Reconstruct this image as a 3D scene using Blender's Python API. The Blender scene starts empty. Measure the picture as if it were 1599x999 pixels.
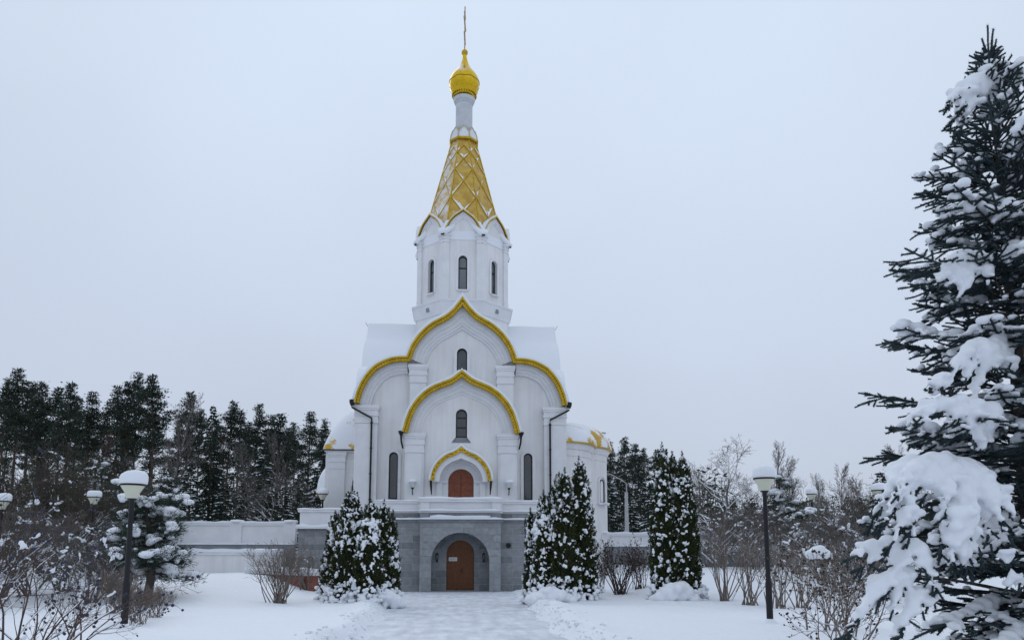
import bpy, math, random
import numpy as np
from mathutils import Vector
from mathutils.geometry import tessellate_polygon
R = math.radians
rng = np.random.default_rng(7)
random.seed(7)
sc = bpy.context.scene
COL = sc.collection

# ------------------------------------------------------------------ camera
EYE = 1.6
TH, PSI, FPX, PY0 = R(7.35), math.atan(80/1200), 1200.0, 715.0
cam = bpy.data.objects.new('camera', bpy.data.cameras.new('camera')); COL.objects.link(cam)
cam.location = (0, 0, EYE); cam.rotation_euler = (R(90)+TH, 0, -PSI)
cam.data.sensor_width = 36; cam.data.lens = FPX/1599*36
cam.data.shift_y = (PY0-499.5)/1599; cam.data.clip_end = 3000
sc.camera = cam
# ------------------------------------------------------------------ world, sun, exposure
SUN_EL, SUN_AZ = 38, -25           # degrees: height, and angle from +Y towards +X
w = bpy.data.worlds.new('World'); sc.world = w; w.use_nodes = True
nt = w.node_tree; N = nt.nodes; Lk = nt.links
for n in list(N): N.remove(n)
out = N.new('ShaderNodeOutputWorld'); bg = N.new('ShaderNodeBackground'); bg.inputs[1].default_value = 0.1
sky = N.new('ShaderNodeTexSky'); sky.sky_type = 'NISHITA'; sky.sun_disc = False
sky.sun_elevation = R(SUN_EL); sky.sun_rotation = R(180+SUN_AZ)
hs = N.new('ShaderNodeHueSaturation'); hs.inputs['Saturation'].default_value = 0.3
tc = N.new('ShaderNodeTexCoord'); sp = N.new('ShaderNodeSeparateXYZ')
rmp = N.new('ShaderNodeValToRGB')   # the cloud layer: paler overhead, greyer towards the horizon
e = rmp.color_ramp.elements
e[0].position = 0.0; e[0].color = (0.485, 0.545, 0.66, 1)
e[1].position = 0.62; e[1].color = (0.70, 0.81, 0.97, 1)
e2 = rmp.color_ramp.elements.new(0.3); e2.color = (0.585, 0.67, 0.815, 1)
nz = N.new('ShaderNodeTexNoise'); nz.inputs['Scale'].default_value = 1.1; nz.inputs['Detail'].default_value = 4
mr = N.new('ShaderNodeMapRange'); mr.inputs['From Min'].default_value = .3; mr.inputs['From Max'].default_value = .7
mr.inputs['To Min'].default_value = 9.2; mr.inputs['To Max'].default_value = 10.9
vm = N.new('ShaderNodeVectorMath'); vm.operation = 'SCALE'
mx = N.new('ShaderNodeMix'); mx.data_type = 'RGBA'; mx.inputs['Factor'].default_value = 0.9
Lk.new(tc.outputs['Generated'], sp.inputs[0]); Lk.new(sp.outputs['Z'], rmp.inputs[0])
Lk.new(tc.outputs['Generated'], nz.inputs['Vector']); Lk.new(nz.outputs[0], mr.inputs[0])
Lk.new(rmp.outputs[0], vm.inputs[0]); Lk.new(mr.outputs[0], vm.inputs['Scale'])
Lk.new(sky.outputs[0], hs.inputs['Color'])
Lk.new(hs.outputs[0], mx.inputs['A']); Lk.new(vm.outputs[0], mx.inputs['B'])
Lk.new(mx.outputs['Result'], bg.inputs[0]); Lk.new(bg.outputs[0], out.inputs[0])
sun = bpy.data.objects.new('sun', bpy.data.lights.new('sun', 'SUN')); COL.objects.link(sun)
sun.data.energy = 0.5; sun.data.angle = R(40); sun.data.color = (1, .97, .93)
sun.rotation_euler = (R(90-SUN_EL), 0, R(180-SUN_AZ))
sun.location = (0, 0, 60)
sc.view_settings.view_transform = 'Standard'; sc.view_settings.look = 'None'
sc.view_settings.exposure = 0.0; sc.view_settings.gamma = 1
sc.cycles.use_denoising = True; sc.cycles.max_bounces = 6; sc.cycles.diffuse_bounces = 3
sc.cycles.caustics_reflective = False; sc.cycles.caustics_refractive = False

_c, _s = math.cos(TH), math.sin(TH)
def at(px, py, Y):
    """world point in the plane y=Y that the photograph shows at pixel px, py"""
    u, v = (px-800)/FPX, (PY0-py)/FPX
    fx, fy, fz = u, _c-v*_s, _s+v*_c
    dx = fx*math.cos(PSI)+fy*math.sin(PSI); dy = -fx*math.sin(PSI)+fy*math.cos(PSI)
    t = Y/dy
    return Vector((dx*t, Y, EYE+fz*t))
def P(dx, py, Y):                       # church: half offset from its axis -> (x, z)
    a = at(720.5+dx, py, Y); b = at(720.5, py, Y)
    return (a.x-b.x, b.z)
def Zp(py, Y): return at(720.5, py, Y).z

# ------------------------------------------------------------------ materials
MATS = {}
def mat(name, col, rough=.7, metal=0, noise=None, bump=None, spec=.3, trans=0, snow=None, extra=None):
    m = bpy.data.materials.new(name); m.use_nodes = True; MATS[name] = m
    t = m.node_tree; b = t.nodes['Principled BSDF']; L = t.links
    b.inputs['Base Color'].default_value = (*col, 1); b.inputs['Roughness'].default_value = rough
    b.inputs['Metallic'].default_value = metal; b.inputs['Specular IOR Level'].default_value = spec
    if trans: b.inputs['Transmission Weight'].default_value = trans
    co = t.nodes.new('ShaderNodeTexCoord')
    src = None
    if noise:                           # (scale, colour2, detail)
        n = t.nodes.new('ShaderNodeTexNoise'); n.inputs['Scale'].default_value = noise[0]; n.inputs['Detail'].default_value = noise[2] if len(noise) > 2 else 5
        L.new(co.outputs['Object'], n.inputs['Vector'])
        r = t.nodes.new('ShaderNodeValToRGB'); r.color_ramp.elements[0].position = .35; r.color_ramp.elements[1].position = .65
        r.color_ramp.elements[0].color = (*col, 1); r.color_ramp.elements[1].color = (*noise[1], 1)
        L.new(n.outputs[0], r.inputs[0]); src = r.outputs[0]; L.new(src, b.inputs['Base Color'])
    if bump:                            # (scale, strength, distance)
        n = t.nodes.new('ShaderNodeTexNoise'); n.inputs['Scale'].default_value = bump[0]; n.inputs['Detail'].default_value = 6
        L.new(co.outputs['Object'], n.inputs['Vector'])
        bp = t.nodes.new('ShaderNodeBump'); bp.inputs['Strength'].default_value = bump[1]; bp.inputs['Distance'].default_value = bump[2]
        L.new(n.outputs[0], bp.inputs['Height']); L.new(bp.outputs[0], b.inputs['Normal'])
    if extra: extra(m, t, b, co, src)
    return m
def snow_cover(scale, lo, hi, upw=0.0, sidew=0.0, hard=.06):
    """lays drifted snow over a roof material: patches where it stuck, more on faces turned up and to windward"""
    def f(m, t, b, co, src):
        L = t.links; nn = t.nodes.new
        n = nn('ShaderNodeTexNoise'); n.inputs['Scale'].default_value = scale; n.inputs['Detail'].default_value = 7; n.inputs['Roughness'].default_value = .62
        L.new(co.outputs['Object'], n.inputs['Vector'])
        g = nn('ShaderNodeNewGeometry'); s = nn('ShaderNodeSeparateXYZ'); L.new(g.outputs['Normal'], s.inputs[0])
        a = nn('ShaderNodeMath'); a.operation = 'MULTIPLY_ADD'; a.inputs[1].default_value = upw; L.new(s.outputs['Z'], a.inputs[0]); L.new(n.outputs[0], a.inputs[2])
        c = nn('ShaderNodeMath'); c.operation = 'MULTIPLY_ADD'; c.inputs[1].default_value = -sidew; L.new(s.outputs['X'], c.inputs[0]); L.new(a.outputs[0], c.inputs[2])
        r = nn('ShaderNodeMapRange'); r.inputs['From Min'].default_value = lo; r.inputs['From Max'].default_value = lo+hard; L.new(c.outputs[0], r.inputs[0])
        r.inputs['To Max'].default_value = hi
        sd = nn('ShaderNodeBsdfPrincipled'); sd.inputs['Base Color'].default_value = (.8, .82, .86, 1); sd.inputs['Roughness'].default_value = .75
        ms = nn('ShaderNodeMixShader'); L.new(r.outputs[0], ms.inputs[0]); L.new(b.outputs[0], ms.inputs[1]); L.new(sd.outputs[0], ms.inputs[2])
        L.new(ms.outputs[0], t.nodes['Material Output'].inputs['Surface'])
    return f
def stone_nodes(c1, c2, mort, bw, bh, ms=.012, axis='XZ', amt=.35):
    def f(m, t, b, co, src):
        L = t.links; nn = t.nodes.new
        s = nn('ShaderNodeSeparateXYZ'); L.new(co.outputs['Object'], s.inputs[0])
        ad = nn('ShaderNodeMath'); ad.operation = 'ADD'; L.new(s.outputs['X'], ad.inputs[0]); L.new(s.outputs['Y'], ad.inputs[1])
        c = nn('ShaderNodeCombineXYZ'); L.new(ad.outputs[0], c.inputs[0]); L.new(s.outputs['Z'], c.inputs[1])
        k = nn('ShaderNodeTexBrick'); k.inputs['Scale'].default_value = 1; k.inputs['Brick Width'].default_value = bw; k.inputs['Row Height'].default_value = bh
        k.inputs['Mortar Size'].default_value = ms; k.inputs['Mortar Smooth'].default_value = .3; k.inputs['Bias'].default_value = 0
        k.inputs['Color1'].default_value = (*c1, 1); k.inputs['Color2'].default_value = (*c2, 1); k.inputs['Mortar'].default_value = (*mort, 1)
        L.new(c.outputs[0], k.inputs['Vector'])
        n = nn('ShaderNodeTexNoise'); n.inputs['Scale'].default_value = 5; n.inputs['Detail'].default_value = 8; L.new(co.outputs['Object'], n.inputs['Vector'])
        r = nn('ShaderNodeMapRange'); r.inputs['To Min'].default_value = 1-amt; r.inputs['To Max'].default_value = 1+amt; L.new(n.outputs[0], r.inputs[0])
        v = nn('ShaderNodeVectorMath'); v.operation = 'SCALE'; L.new(k.outputs['Color'], v.inputs[0]); L.new(r.outputs[0], v.inputs['Scale'])
        L.new(v.outputs[0], b.inputs['Base Color'])
        h = nn('ShaderNodeMath'); h.operation = 'SUBTRACT'; L.new(n.outputs[0], h.inputs[0]); L.new(k.outputs['Fac'], h.inputs[1])
        bp = nn('ShaderNodeBump'); bp.inputs['Strength'].default_value = .6; bp.inputs['Distance'].default_value = .02
        L.new(h.outputs[0], bp.inputs['Height']); L.new(bp.outputs[0], b.inputs['Normal'])
    return f
SNOWC = (.80, .82, .86)
snow = mat('snow', SNOWC, .7, bump=(6, .55, .07), spec=.25)
snow_fine = mat('snow_on_branches', SNOWC, .8, bump=(30, .3, .01), spec=.2)
snow_roof = mat('snow_on_roof', (.79, .81, .85), .7, bump=(1.2, .5, .12), spec=.2)
def swept(m, t, b, co, src):
    L = t.links; nn = t.nodes.new           # shovel and sledge marks along the path
    mp = nn('ShaderNodeMapping'); mp.inputs['Scale'].default_value = (2.6, .5, 1); L.new(co.outputs['Object'], mp.inputs[0])
    n = nn('ShaderNodeTexNoise'); n.inputs['Scale'].default_value = 1.5; n.inputs['Detail'].default_value = 8; L.new(mp.outputs[0], n.inputs['Vector'])
    r = nn('ShaderNodeMapRange'); r.inputs['From Min'].default_value = .36; r.inputs['From Max'].default_value = .62; r.inputs['To Min'].default_value = .86; r.inputs['To Max'].default_value = 1.04; L.new(n.outputs[0], r.inputs[0])
    v = nn('ShaderNodeVectorMath'); v.operation = 'SCALE'; L.new(src, v.inputs[0]); L.new(r.outputs[0], v.inputs['Scale']); L.new(v.outputs[0], b.inputs['Base Color'])
packed = mat('packed_snow', (.61, .635, .685), .6, noise=(1.4, (.76, .785, .83), 9), bump=(10, .7, .03), extra=lambda m, t, b, co, src: swept(m, t, b, co, src))
def weathered(m, t, b, co, src):
    L = t.links; nn = t.nodes.new           # faint vertical rain streaks and a few blotches
    mp = nn('ShaderNodeMapping'); mp.inputs['Scale'].default_value = (3.2, 3.2, .22); L.new(co.outputs['Object'], mp.inputs[0])
    n = nn('ShaderNodeTexNoise'); n.inputs['Scale'].default_value = 1.3; n.inputs['Detail'].default_value = 8; n.inputs['Roughness'].default_value = .65; L.new(mp.outputs[0], n.inputs['Vector'])
    r = nn('ShaderNodeMapRange'); r.inputs['From Min'].default_value = .30; r.inputs['From Max'].default_value = .55; r.inputs['To Min'].default_value = .90; L.new(n.outputs[0], r.inputs[0])
    v = nn('ShaderNodeVectorMath'); v.operation = 'SCALE'; L.new(src, v.inputs[0]); L.new(r.outputs[0], v.inputs['Scale']); L.new(v.outputs[0], b.inputs['Base Color'])
plaster = mat('white_plaster', (.74, .725, .72), .85, noise=(.8, (.80, .79, .79), 9), bump=(22, .3, .006), extra=weathered)
trimw = mat('white_trim', (.765, .765, .775), .8, noise=(1.8, (.70, .705, .72), 8))
gold = mat('gilded_metal', (.46, .29, .014), .36, .6, noise=(3, (.62, .41, .03), 5), bump=(12, .3, .01))
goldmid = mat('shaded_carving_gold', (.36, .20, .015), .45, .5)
golddark = mat('dark_gold', (.16, .085, .01), .5, .5)
gold_snowy = mat('gilded_spire', (.44, .27, .06), .38, .6, noise=(2.2, (.60, .40, .09), 8), extra=snow_cover(2.0, .60, .75, .05, .30, .2))
gold_onion = mat('gilded_onion', (.72, .47, .02), .2, .8, noise=(5, (.66, .42, .02), 4), extra=snow_cover(1.3, .78, .8, .40, .24, .1))
gold_apse = mat('gilded_roof_under_snow', (.58, .36, .04), .45, .5, noise=(3, (.5, .3, .05), 4), extra=snow_cover(.75, .425, 1, .03, .0, .05))
stone = mat('grey_stone', (.2, .21, .23), .85, extra=stone_nodes((.18, .19, .20), (.30, .31, .325), (.36, .37, .38), 1.05, .33, .01))
stone_portal = mat('light_grey_stone', (.2, .21, .23), .85, extra=stone_nodes((.25, .262, .275), (.325, .337, .35), (.24, .25, .26), .95, .33, .008))
stone_plain = mat('grey_stone_smooth', (.205, .22, .235), .8, noise=(3, (.27, .285, .3), 8), bump=(18, .3, .01))
brick = mat('red_brick', (.2, .07, .05), .9, extra=stone_nodes((.17, .05, .035), (.23, .075, .05), (.2, .13, .11), .26, .08, .008))
def wood_extra(m, t, b, co, src):
    L = t.links; nn = t.nodes.new
    mp = nn('ShaderNodeMapping'); mp.inputs['Scale'].default_value = (9, 9, .7); L.new(co.outputs['Object'], mp.inputs[0])
    n = nn('ShaderNodeTexNoise'); n.inputs['Scale'].default_value = 2.2; n.inputs['Detail'].default_value = 7; L.new(mp.outputs[0], n.inputs['Vector'])
    r = nn('ShaderNodeValToRGB'); r.color_ramp.elements[0].position = .3; r.color_ramp.elements[1].position = .7
    r.color_ramp.elements[0].color = (.115, .045, .020, 1); r.color_ramp.elements[1].color = (.21, .085, .036, 1)
    L.new(n.outputs[0], r.inputs[0]); L.new(r.outputs[0], b.inputs['Base Color'])
wood = mat('brown_wood', (.2, .08, .03), .55, extra=wood_extra)
woodred = mat('reddish_wood', (.19, .055, .03), .55, noise=(6, (.25, .08, .042), 6))
blackm = mat('black_metal', (.012, .012, .014), .45)
glass = mat('dark_window_glass', (.012, .016, .02), .05, noise=(1.3, (.030, .038, .046), 3), spec=1.0)  # paler mottling put into the colour in place of pane reflections
glass_t = mat('sky_toned_tower_glass', (.09, .11, .125), .08, noise=(1.5, (.15, .175, .19), 3), spec=1.0)  # opaque; the paleness stands for sky seen through the opposite windows
framem = mat('dark_window_frame', (.025, .024, .026), .5)
frost = mat('frosted_lamp_glass', (.60, .60, .47), .35, spec=.5)
frostw = mat('white_lamp_glass', (.62, .64, .62), .35, spec=.5)
concrete = mat('pale_concrete', (.33, .34, .35), .9, noise=(4, (.42, .42, .43)))
bark = mat('dark_bark', (.055, .045, .04), .95, noise=(3, (.10, .08, .07), 6))
barkpine = mat('pine_bark', (.06, .045, .04), .95, noise=(1.5, (.10, .055, .04), 5))
barkgrey = mat('grey_twig_bark', (.11, .10, .095), .95, noise=(3, (.17, .15, .14), 5))
birchb = mat('birch_bark', (.26, .25, .24), .9, noise=(2.5, (.09, .085, .08), 5))
twigtan = mat('tan_twigs', (.22, .18, .155), .9, noise=(4, (.15, .125, .11)))
twigbrown = mat('brown_twigs', (.075, .066, .05), .95, noise=(.7, (.048, .046, .034)))
twigred = mat('reddish_twigs', (.10, .06, .05), .9, noise=(4, (.06, .045, .04)))
needle = mat('pine_needles', (.020, .033, .024), .8, noise=(.8, (.038, .054, .036), 4))
needle2 = mat('dark_spruce_needles', (.014, .028, .02), .8, noise=(1, (.03, .05, .032), 4))
needleb = mat('blue_spruce_needles', (.016, .030, .034), .75, noise=(3, (.034, .052, .056), 5))
thujam = mat('thuja_foliage', (.016, .026, .010), .85, noise=(2.6, (.045, .055, .014), 6))
thujad = mat('thuja_light_block_and_trunk', (.02, .022, .012), .9)
berry = mat('dark_berries', (.025, .028, .06), .5)
seedm = mat('dry_seed_heads', (.05, .04, .035), .9)
paper = mat('white_notice', (.7, .7, .7), .6)
ink = mat('notice_ink', (.15, .15, .17), .7)

# ------------------------------------------------------------------ mesh helpers
ORG = {}
def tag(o, label=None, cat=None, group=None, kind=None):
    for k, v in (('label', label), ('category', cat), ('group', group), ('kind', kind)):
        if v: o[k] = v
    return o
def empty(name, loc, label=None, cat=None, group=None):
    o = bpy.data.objects.new(name, None); COL.objects.link(o); o.location = loc; o.empty_display_size = .3
    ORG[o.name] = Vector(loc); return tag(o, label, cat, group)
def link_mesh(name, me, parent=None, org=None):
    o = bpy.data.objects.new(name, me); COL.objects.link(o)
    if parent is not None:
        o.parent = parent; ORG[o.name] = ORG[parent.name]
    else:
        ORG[o.name] = Vector(org) if org is not None else Vector((0, 0, 0)); o.location = ORG[o.name]
    return o
class MB:
    def __init__(s): s.v = []; s.f = []; s.m = []; s.n = 0
    def add(s, vs, fs, m=0):
        vs = np.asarray(vs, float).reshape(-1, 3); s.v.append(vs)
        fs = np.asarray(fs, int) if not isinstance(fs, list) else fs
        if isinstance(fs, np.ndarray): s.f.append(fs+s.n); s.m.append(np.full(len(fs), m))
        else:
            by = {}
            for f in fs: by.setdefault(len(f), []).append(f)
            for q in by.values(): s.f.append(np.array(q)+s.n); s.m.append(np.full(len(q), m))
        s.n += len(vs); return s
    def box(s, x0, x1, y0, y1, z0, z1, m=0):
        return s.add([(x0,y0,z0),(x1,y0,z0),(x1,y1,z0),(x0,y1,z0),(x0,y0,z1),(x1,y0,z1),(x1,y1,z1),(x0,y1,z1)],
              np.array([(0,3,2,1),(4,5,6,7),(0,1,5,4),(1,2,6,5),(2,3,7,6),(3,0,4,7)]), m)
    def prism(s, outer, y0, y1, holes=(), m=0, fr=None):
        """extrudes the outline (x,z) with holes from y0 to y1; fr maps (u,d,z)->xyz"""
        loops = [list(outer)]+[list(h) for h in holes]
        flat = [p for l in loops for p in l]; n = len(flat)
        tri = tessellate_polygon([[Vector((p[0], p[1], 0)) for p in l] for l in loops])
        vs = [(p[0], y0, p[1]) for p in flat]+[(p[0], y1, p[1]) for p in flat]
        fs = [tuple(t) for t in tri]+[tuple(i+n for i in reversed(t)) for t in tri]
        k = 0
        for l in loops:
            c = len(l)
            for i in range(c): a, b = k+i, k+(i+1) % c; fs.append((a, b, b+n, a+n))
            k += c
        if fr: vs = [fr(*v) for v in vs]
        return s.add(vs, fs, m)
    def ring(s, A, B, y0, y1, m=0, fr=None):
        """solid band between polylines A and B (x,z), from y0 to y1"""
        n = len(A)
        vs = [(p[0], y, p[1]) for y in (y0, y1) for q in (A, B) for p in q]
        if fr: vs = [fr(*v) for v in vs]
        fs = []
        for i in range(n-1):
            a, b, c, d = i, i+1, n+i+1, n+i
            fs += [(a, b, c, d), (a+2*n, d+2*n, c+2*n, b+2*n), (a, a+2*n, b+2*n, b), (d, c, c+2*n, d+2*n)]
        fs += [(0, n, 3*n, 2*n), (n-1, 3*n-1, 4*n-1, 2*n-1)]
        return s.add(vs, fs, m)
    def lathe(s, prof, n=24, c=(0, 0, 0), m=0, a0=0, a1=2*math.pi, rot=0):
        full = abs(a1-a0-2*math.pi) < 1e-6; k = n if full else n+1
        an = a0+rot+(a1-a0)*np.arange(k)/n
        vs = [(c[0]+r*math.cos(a), c[1]+r*math.sin(a), c[2]+z) for r, z in prof for a in an]
        fs = [(j*k+i, j*k+(i+1) % k, (j+1)*k+(i+1) % k, (j+1)*k+i) for j in range(len(prof)-1) for i in range(n)]
        return s.add(vs, np.array(fs), m)
    def tube(s, pts, rad, n=6, m=0):
        pts = np.asarray(pts, float); rad = np.broadcast_to(rad, (len(pts),))
        d = np.gradient(pts, axis=0); d /= np.linalg.norm(d, axis=1)[:, None]+1e-9
        up = np.where(np.abs(d[:, 2:3]) > .9, [[1., 0, 0]], [[0, 0, 1.]])
        a = np.cross(d, up); a /= np.linalg.norm(a, axis=1)[:, None]; b = np.cross(d, a)
        an = 2*np.pi*np.arange(n)/n
        vs = pts[:, None]+rad[:, None, None]*(a[:, None]*np.cos(an)[None, :, None]+b[:, None]*np.sin(an)[None, :, None])
        k = len(pts)
        fs = [(j*n+i, j*n+(i+1) % n, (j+1)*n+(i+1) % n, (j+1)*n+i) for j in range(k-1) for i in range(n)]
        s.add(vs.reshape(-1, 3), fs+[tuple(range(n-1, -1, -1)), tuple((k-1)*n+i for i in range(n))], m); return s
    def build(s, name, mats, parent=None, smooth=False, org=None):
        if not isinstance(mats, (list, tuple)): mats = [mats]
        me = bpy.data.meshes.new(name)
        V = np.concatenate(s.v); o_ = ORG[parent.name] if parent is not None else (Vector(org) if org is not None else Vector((0, 0, 0)))
        V = V-np.array(o_)
        loops = np.concatenate([f.ravel() for f in s.f]); tot = np.concatenate([np.full(len(f), f.shape[1]) for f in s.f])
        me.vertices.add(len(V)); me.vertices.foreach_set('co', V.astype(np.float32).ravel())
        me.loops.add(len(loops)); me.loops.foreach_set('vertex_index', loops.astype(np.int32))
        me.polygons.add(len(tot)); me.polygons.foreach_set('loop_start', np.concatenate([[0], np.cumsum(tot)[:-1]]).astype(np.int32))
        me.polygons.foreach_set('loop_total', tot.astype(np.int32))
        me.polygons.foreach_set('material_index', np.concatenate(s.m).astype(np.int32))
        me.polygons.foreach_set('use_smooth', np.full(len(tot), smooth))
        for q in mats: me.materials.append(q)
        me.update(calc_edges=True); me.validate()
        return link_mesh(name, me, parent, org)
def smooth_angle(o, deg=40):
    me = o.data; me.polygons.foreach_set('use_smooth', [True]*len(me.polygons))
    me.set_sharp_from_angle(angle=R(deg)); return o
def offset(poly, d):
    """polyline moved to its right-hand side (below an arch drawn left to right)"""
    p = np.array(poly, float); t = np.diff(p, axis=0); t /= np.linalg.norm(t, axis=1)[:, None]+1e-9
    n = np.stack([t[:, 1], -t[:, 0]], 1)
    nn = np.vstack([n[:1], (n[1:]+n[:-1]), n[-1:]]); nn /= np.linalg.norm(nn, axis=1)[:, None]
    k = np.concatenate([[1], np.clip((nn[1:-1]*n[1:]).sum(1), .45, 1), [1]])
    o = p+nn*(d/k)[:, None]; n_ = len(p); c = n_//2
    if n_ % 2 and n_ > 4 and abs(p[c, 0]) < 1e-4 and abs(p[0, 0]+p[-1, 0]) < 1e-3 and d > 0:
        j = c                                   # keep the two flanks of a pointed arch from crossing at its tip
        while j < n_-2 and o[j, 0] <= (p[j, 0]*.25 if j > c else 0): j += 1
        if j > c:
            a, b = o[j], o[j+1]; z0 = a[1]-(b[1]-a[1])/(b[0]-a[0]+1e-9)*a[0] if b[0] > a[0] else a[1]
            z0 = min(z0, a[1]+1.2*a[0])
            for i in range(c, j):
                t = (i-c)/(j-c); o[i] = (a[0]*t, z0+(a[1]-z0)*t)
            for i in range(1, j-c+1): o[c-i] = (-o[c+i, 0], o[c+i, 1])
    return [tuple(q) for q in o]
def resample(poly, step):
    p = np.array(poly, float); L = np.concatenate([[0], np.cumsum(np.linalg.norm(np.diff(p, axis=0), axis=1))])
    t = np.linspace(0, L[-1], max(3, int(L[-1]/step)+1))
    return [(float(a), float(b)) for a, b in zip(np.interp(t, L, p[:, 0]), np.interp(t, L, p[:, 1]))]
def smoothline(pts, k=3):
    """Catmull-Rom through the points"""
    p = np.array(pts, float); q = np.vstack([2*p[0]-p[1], p, 2*p[-1]-p[-2]]); o = []
    for i in range(len(p)-1):
        a, b, c, d = q[i:i+4]
        for j in range(k):
            t = j/k; o.append(.5*((2*b)+(-a+c)*t+(2*a-5*b+4*c-d)*t*t+(-a+3*b-3*c+d)*t**3))
    o.append(p[-1]); return [tuple(x) for x in o]
def mirror(half): return [(-x, z) for x, z in reversed(half)]+[(x, z) for x, z in half[1:]] if half[0][0] == 0 else [(-x, z) for x, z in reversed(half)]+list(half)
def arch(cx, hw, z0, z1, n=12, closed=True):
    """round-headed opening: from bottom left up over the head to bottom right"""
    zc = z1-hw
    pts = [(cx-hw, z0)]+[(cx-hw*math.cos(a), zc+hw*math.sin(a)) for a in np.linspace(0, math.pi, n)]+[(cx+hw, z0)]
    return pts
# icosphere template
def _ico(sub):
    import bmesh
    b = bmesh.new(); bmesh.ops.create_icosphere(b, subdivisions=sub, radius=1)
    v = np.array([x.co[:] for x in b.verts]); f = np.array([[q.index for q in p.verts] for p in b.faces]); b.free(); return v, f
ICO1, ICO2 = _ico(1), _ico(2)
def blobs(name, ell, voxel, parent=None, m=None, org=None, it=4, remesh=True, jit=.0):
    """many ellipsoids (x,y,z,rx,ry,rz) fused into one smooth lump of snow"""
    ell = np.array(ell, float); V, F = ICO2
    n = len(ell); vs = ell[:, None, :3]+V[None]*ell[:, None, 3:6]
    if jit: vs += rng.normal(0, jit, vs.shape)
    fs = (F[None]+(np.arange(n)*len(V))[:, None, None]).reshape(-1, 3)
    mb = MB(); mb.add(vs.reshape(-1, 3), fs)
    o = mb.build(name, m or snow_fine, parent, True, org)
    if remesh:
        r = o.modifiers.new('r', 'REMESH'); r.mode = 'VOXEL'; r.voxel_size = voxel; r.use_smooth_shade = True
        s = o.modifiers.new('s', 'SMOOTH'); s.iterations = it; s.factor = .5
        dg = bpy.context.evaluated_depsgraph_get(); me = bpy.data.meshes.new_from_object(o.evaluated_get(dg))
        o.modifiers.clear(); old = o.data; o.data = me; bpy.data.meshes.remove(old)
        if not me.materials: me.materials.append(m or snow_fine)
        me.polygons.foreach_set('use_smooth', [True]*len(me.polygons))
    return o
def segs_mesh(mb, A, B, ra, rb, n=3, m=0):
    A, B, ra, rb = map(np.asarray, (A, B, ra, rb)); k = len(A)
    if not k: return
    d = B-A; d = d/(np.linalg.norm(d, axis=1)[:, None]+1e-9)
    up = np.where(np.abs(d[:, 2:3]) > .9, [[1., 0, 0]], [[0, 0, 1.]])
    a = np.cross(d, up); a /= np.linalg.norm(a, axis=1)[:, None]+1e-9; b = np.cross(d, a)
    an = 2*np.pi*np.arange(n)/n; C, S = np.cos(an), np.sin(an)
    o = a[:, None]*C[None, :, None]+b[:, None]*S[None, :, None]
    vs = np.concatenate([A[:, None]+ra[:, None, None]*o, (B+d*rb[:, None]*.3)[:, None]+rb[:, None, None]*o], 1)
    i = np.arange(n); q = np.stack([i, (i+1) % n, n+(i+1) % n, n+i], 1)
    mb.add(vs.reshape(-1, 3), (q[None]+(np.arange(k)*2*n)[:, None, None]).reshape(-1, 4), m)
def unit(v): return v/(np.linalg.norm(v, axis=-1, keepdims=True)+1e-9)
def cards(mb, C, D, L, W, m=0, quad=False):
    """needle sprays: thin blades from C along D"""
    C = np.asarray(C); D = unit(np.asarray(D)); k = len(C); L = np.broadcast_to(L, (k,))[:, None]; W = np.broadcast_to(W, (k,))[:, None]
    s = unit(np.cross(D, rng.normal(size=(k, 3))))
    if quad:
        vs = np.stack([C, C+D*L*.45+s*W/2, C+D*L, C+D*L*.45-s*W/2], 1); f = np.array([[0, 1, 2, 3]])
    else:
        vs = np.stack([C-s*W/2, C+s*W/2, C+D*L], 1); f = np.array([[0, 1, 2]])
    c = f.shape[1]
    mb.add(vs.reshape(-1, 3), (f[None]+(np.arange(k)*c)[:, None, None]).reshape(-1, c), m)
def copy_tree(o, parent=None):
    c = o.copy(); COL.objects.link(c); c.parent = parent; ORG[c.name] = ORG.get(o.name, Vector())
    for ch in list(o.children): copy_tree(ch, c)
    return c
def sm(t): t = np.clip(t, 0, 1); return t*t*(3-2*t)

# ------------------------------------------------------------------ ground
_k = rng.normal(size=(24, 2)); _ph = rng.uniform(0, 6.28, 24)
def wob(x, y, s=1.):
    r = 0
    for i in range(10): r = r+np.sin((_k[i, 0]*x+_k[i, 1]*y)*s+_ph[i])
    return r/10
def path_edges(y):
    k = sm((y-15)/19.); return -1.9-.75*k+.12*np.sin(y*1.3), 2.0+.35*k+.10*np.sin(y*1.7+1)
def gz(x, y):
    x = np.asarray(x, float); y = np.asarray(y, float)
    l, r = path_edges(y); e = np.maximum(l-x, x-r)
    lump = wob(x, y, 2.2); fine = wob(x+40, y, 6.)
    inside = 1-sm((e+.05)/.1)
    front = sm((35.0-y)/3.0)                      # the banks end a little short of the stone base
    bank = sm((e+.02)/.38)*(.22+(.12+.07*lump)*front*np.exp(-((e-.5)/.35)**2)+.035*wob(x, y+9, 9.)*front*np.exp(-((e-.35)/.45)**2))*(.45+.55*front)
    z = bank+sm(e/.4)*(.06*lump+.026*fine+.010*wob(x-7, y, 14.))
    z = z+sm((y-22)/14)*sm((-x-4.5)/4)*.78+sm((y-22)/16)*sm((x-4)/5)*.95
    z = z+sm((y-44)/16)*1.3+sm((y-70)/40)*.5+.05*wob(x, y, .35)*sm((e-.5)/2)
    return z
def axis(lo, f0, f1, hi, st, g=1.16):
    a = list(np.arange(f0, f1, st)); d = st; x = a[-1]
    while x < hi: d *= g; x += d; a.append(x)
    d = st; x = f0; b = []
    while x > lo: d *= g; x -= d; b.append(x)
    return np.array(b[::-1]+a)
xs = axis(-700, -15, 15, 700, .13); ys = axis(-80, 11, 37, 1500, .13)
Xg, Yg = np.meshgrid(xs, ys); Zg = gz(Xg, Yg)
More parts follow.
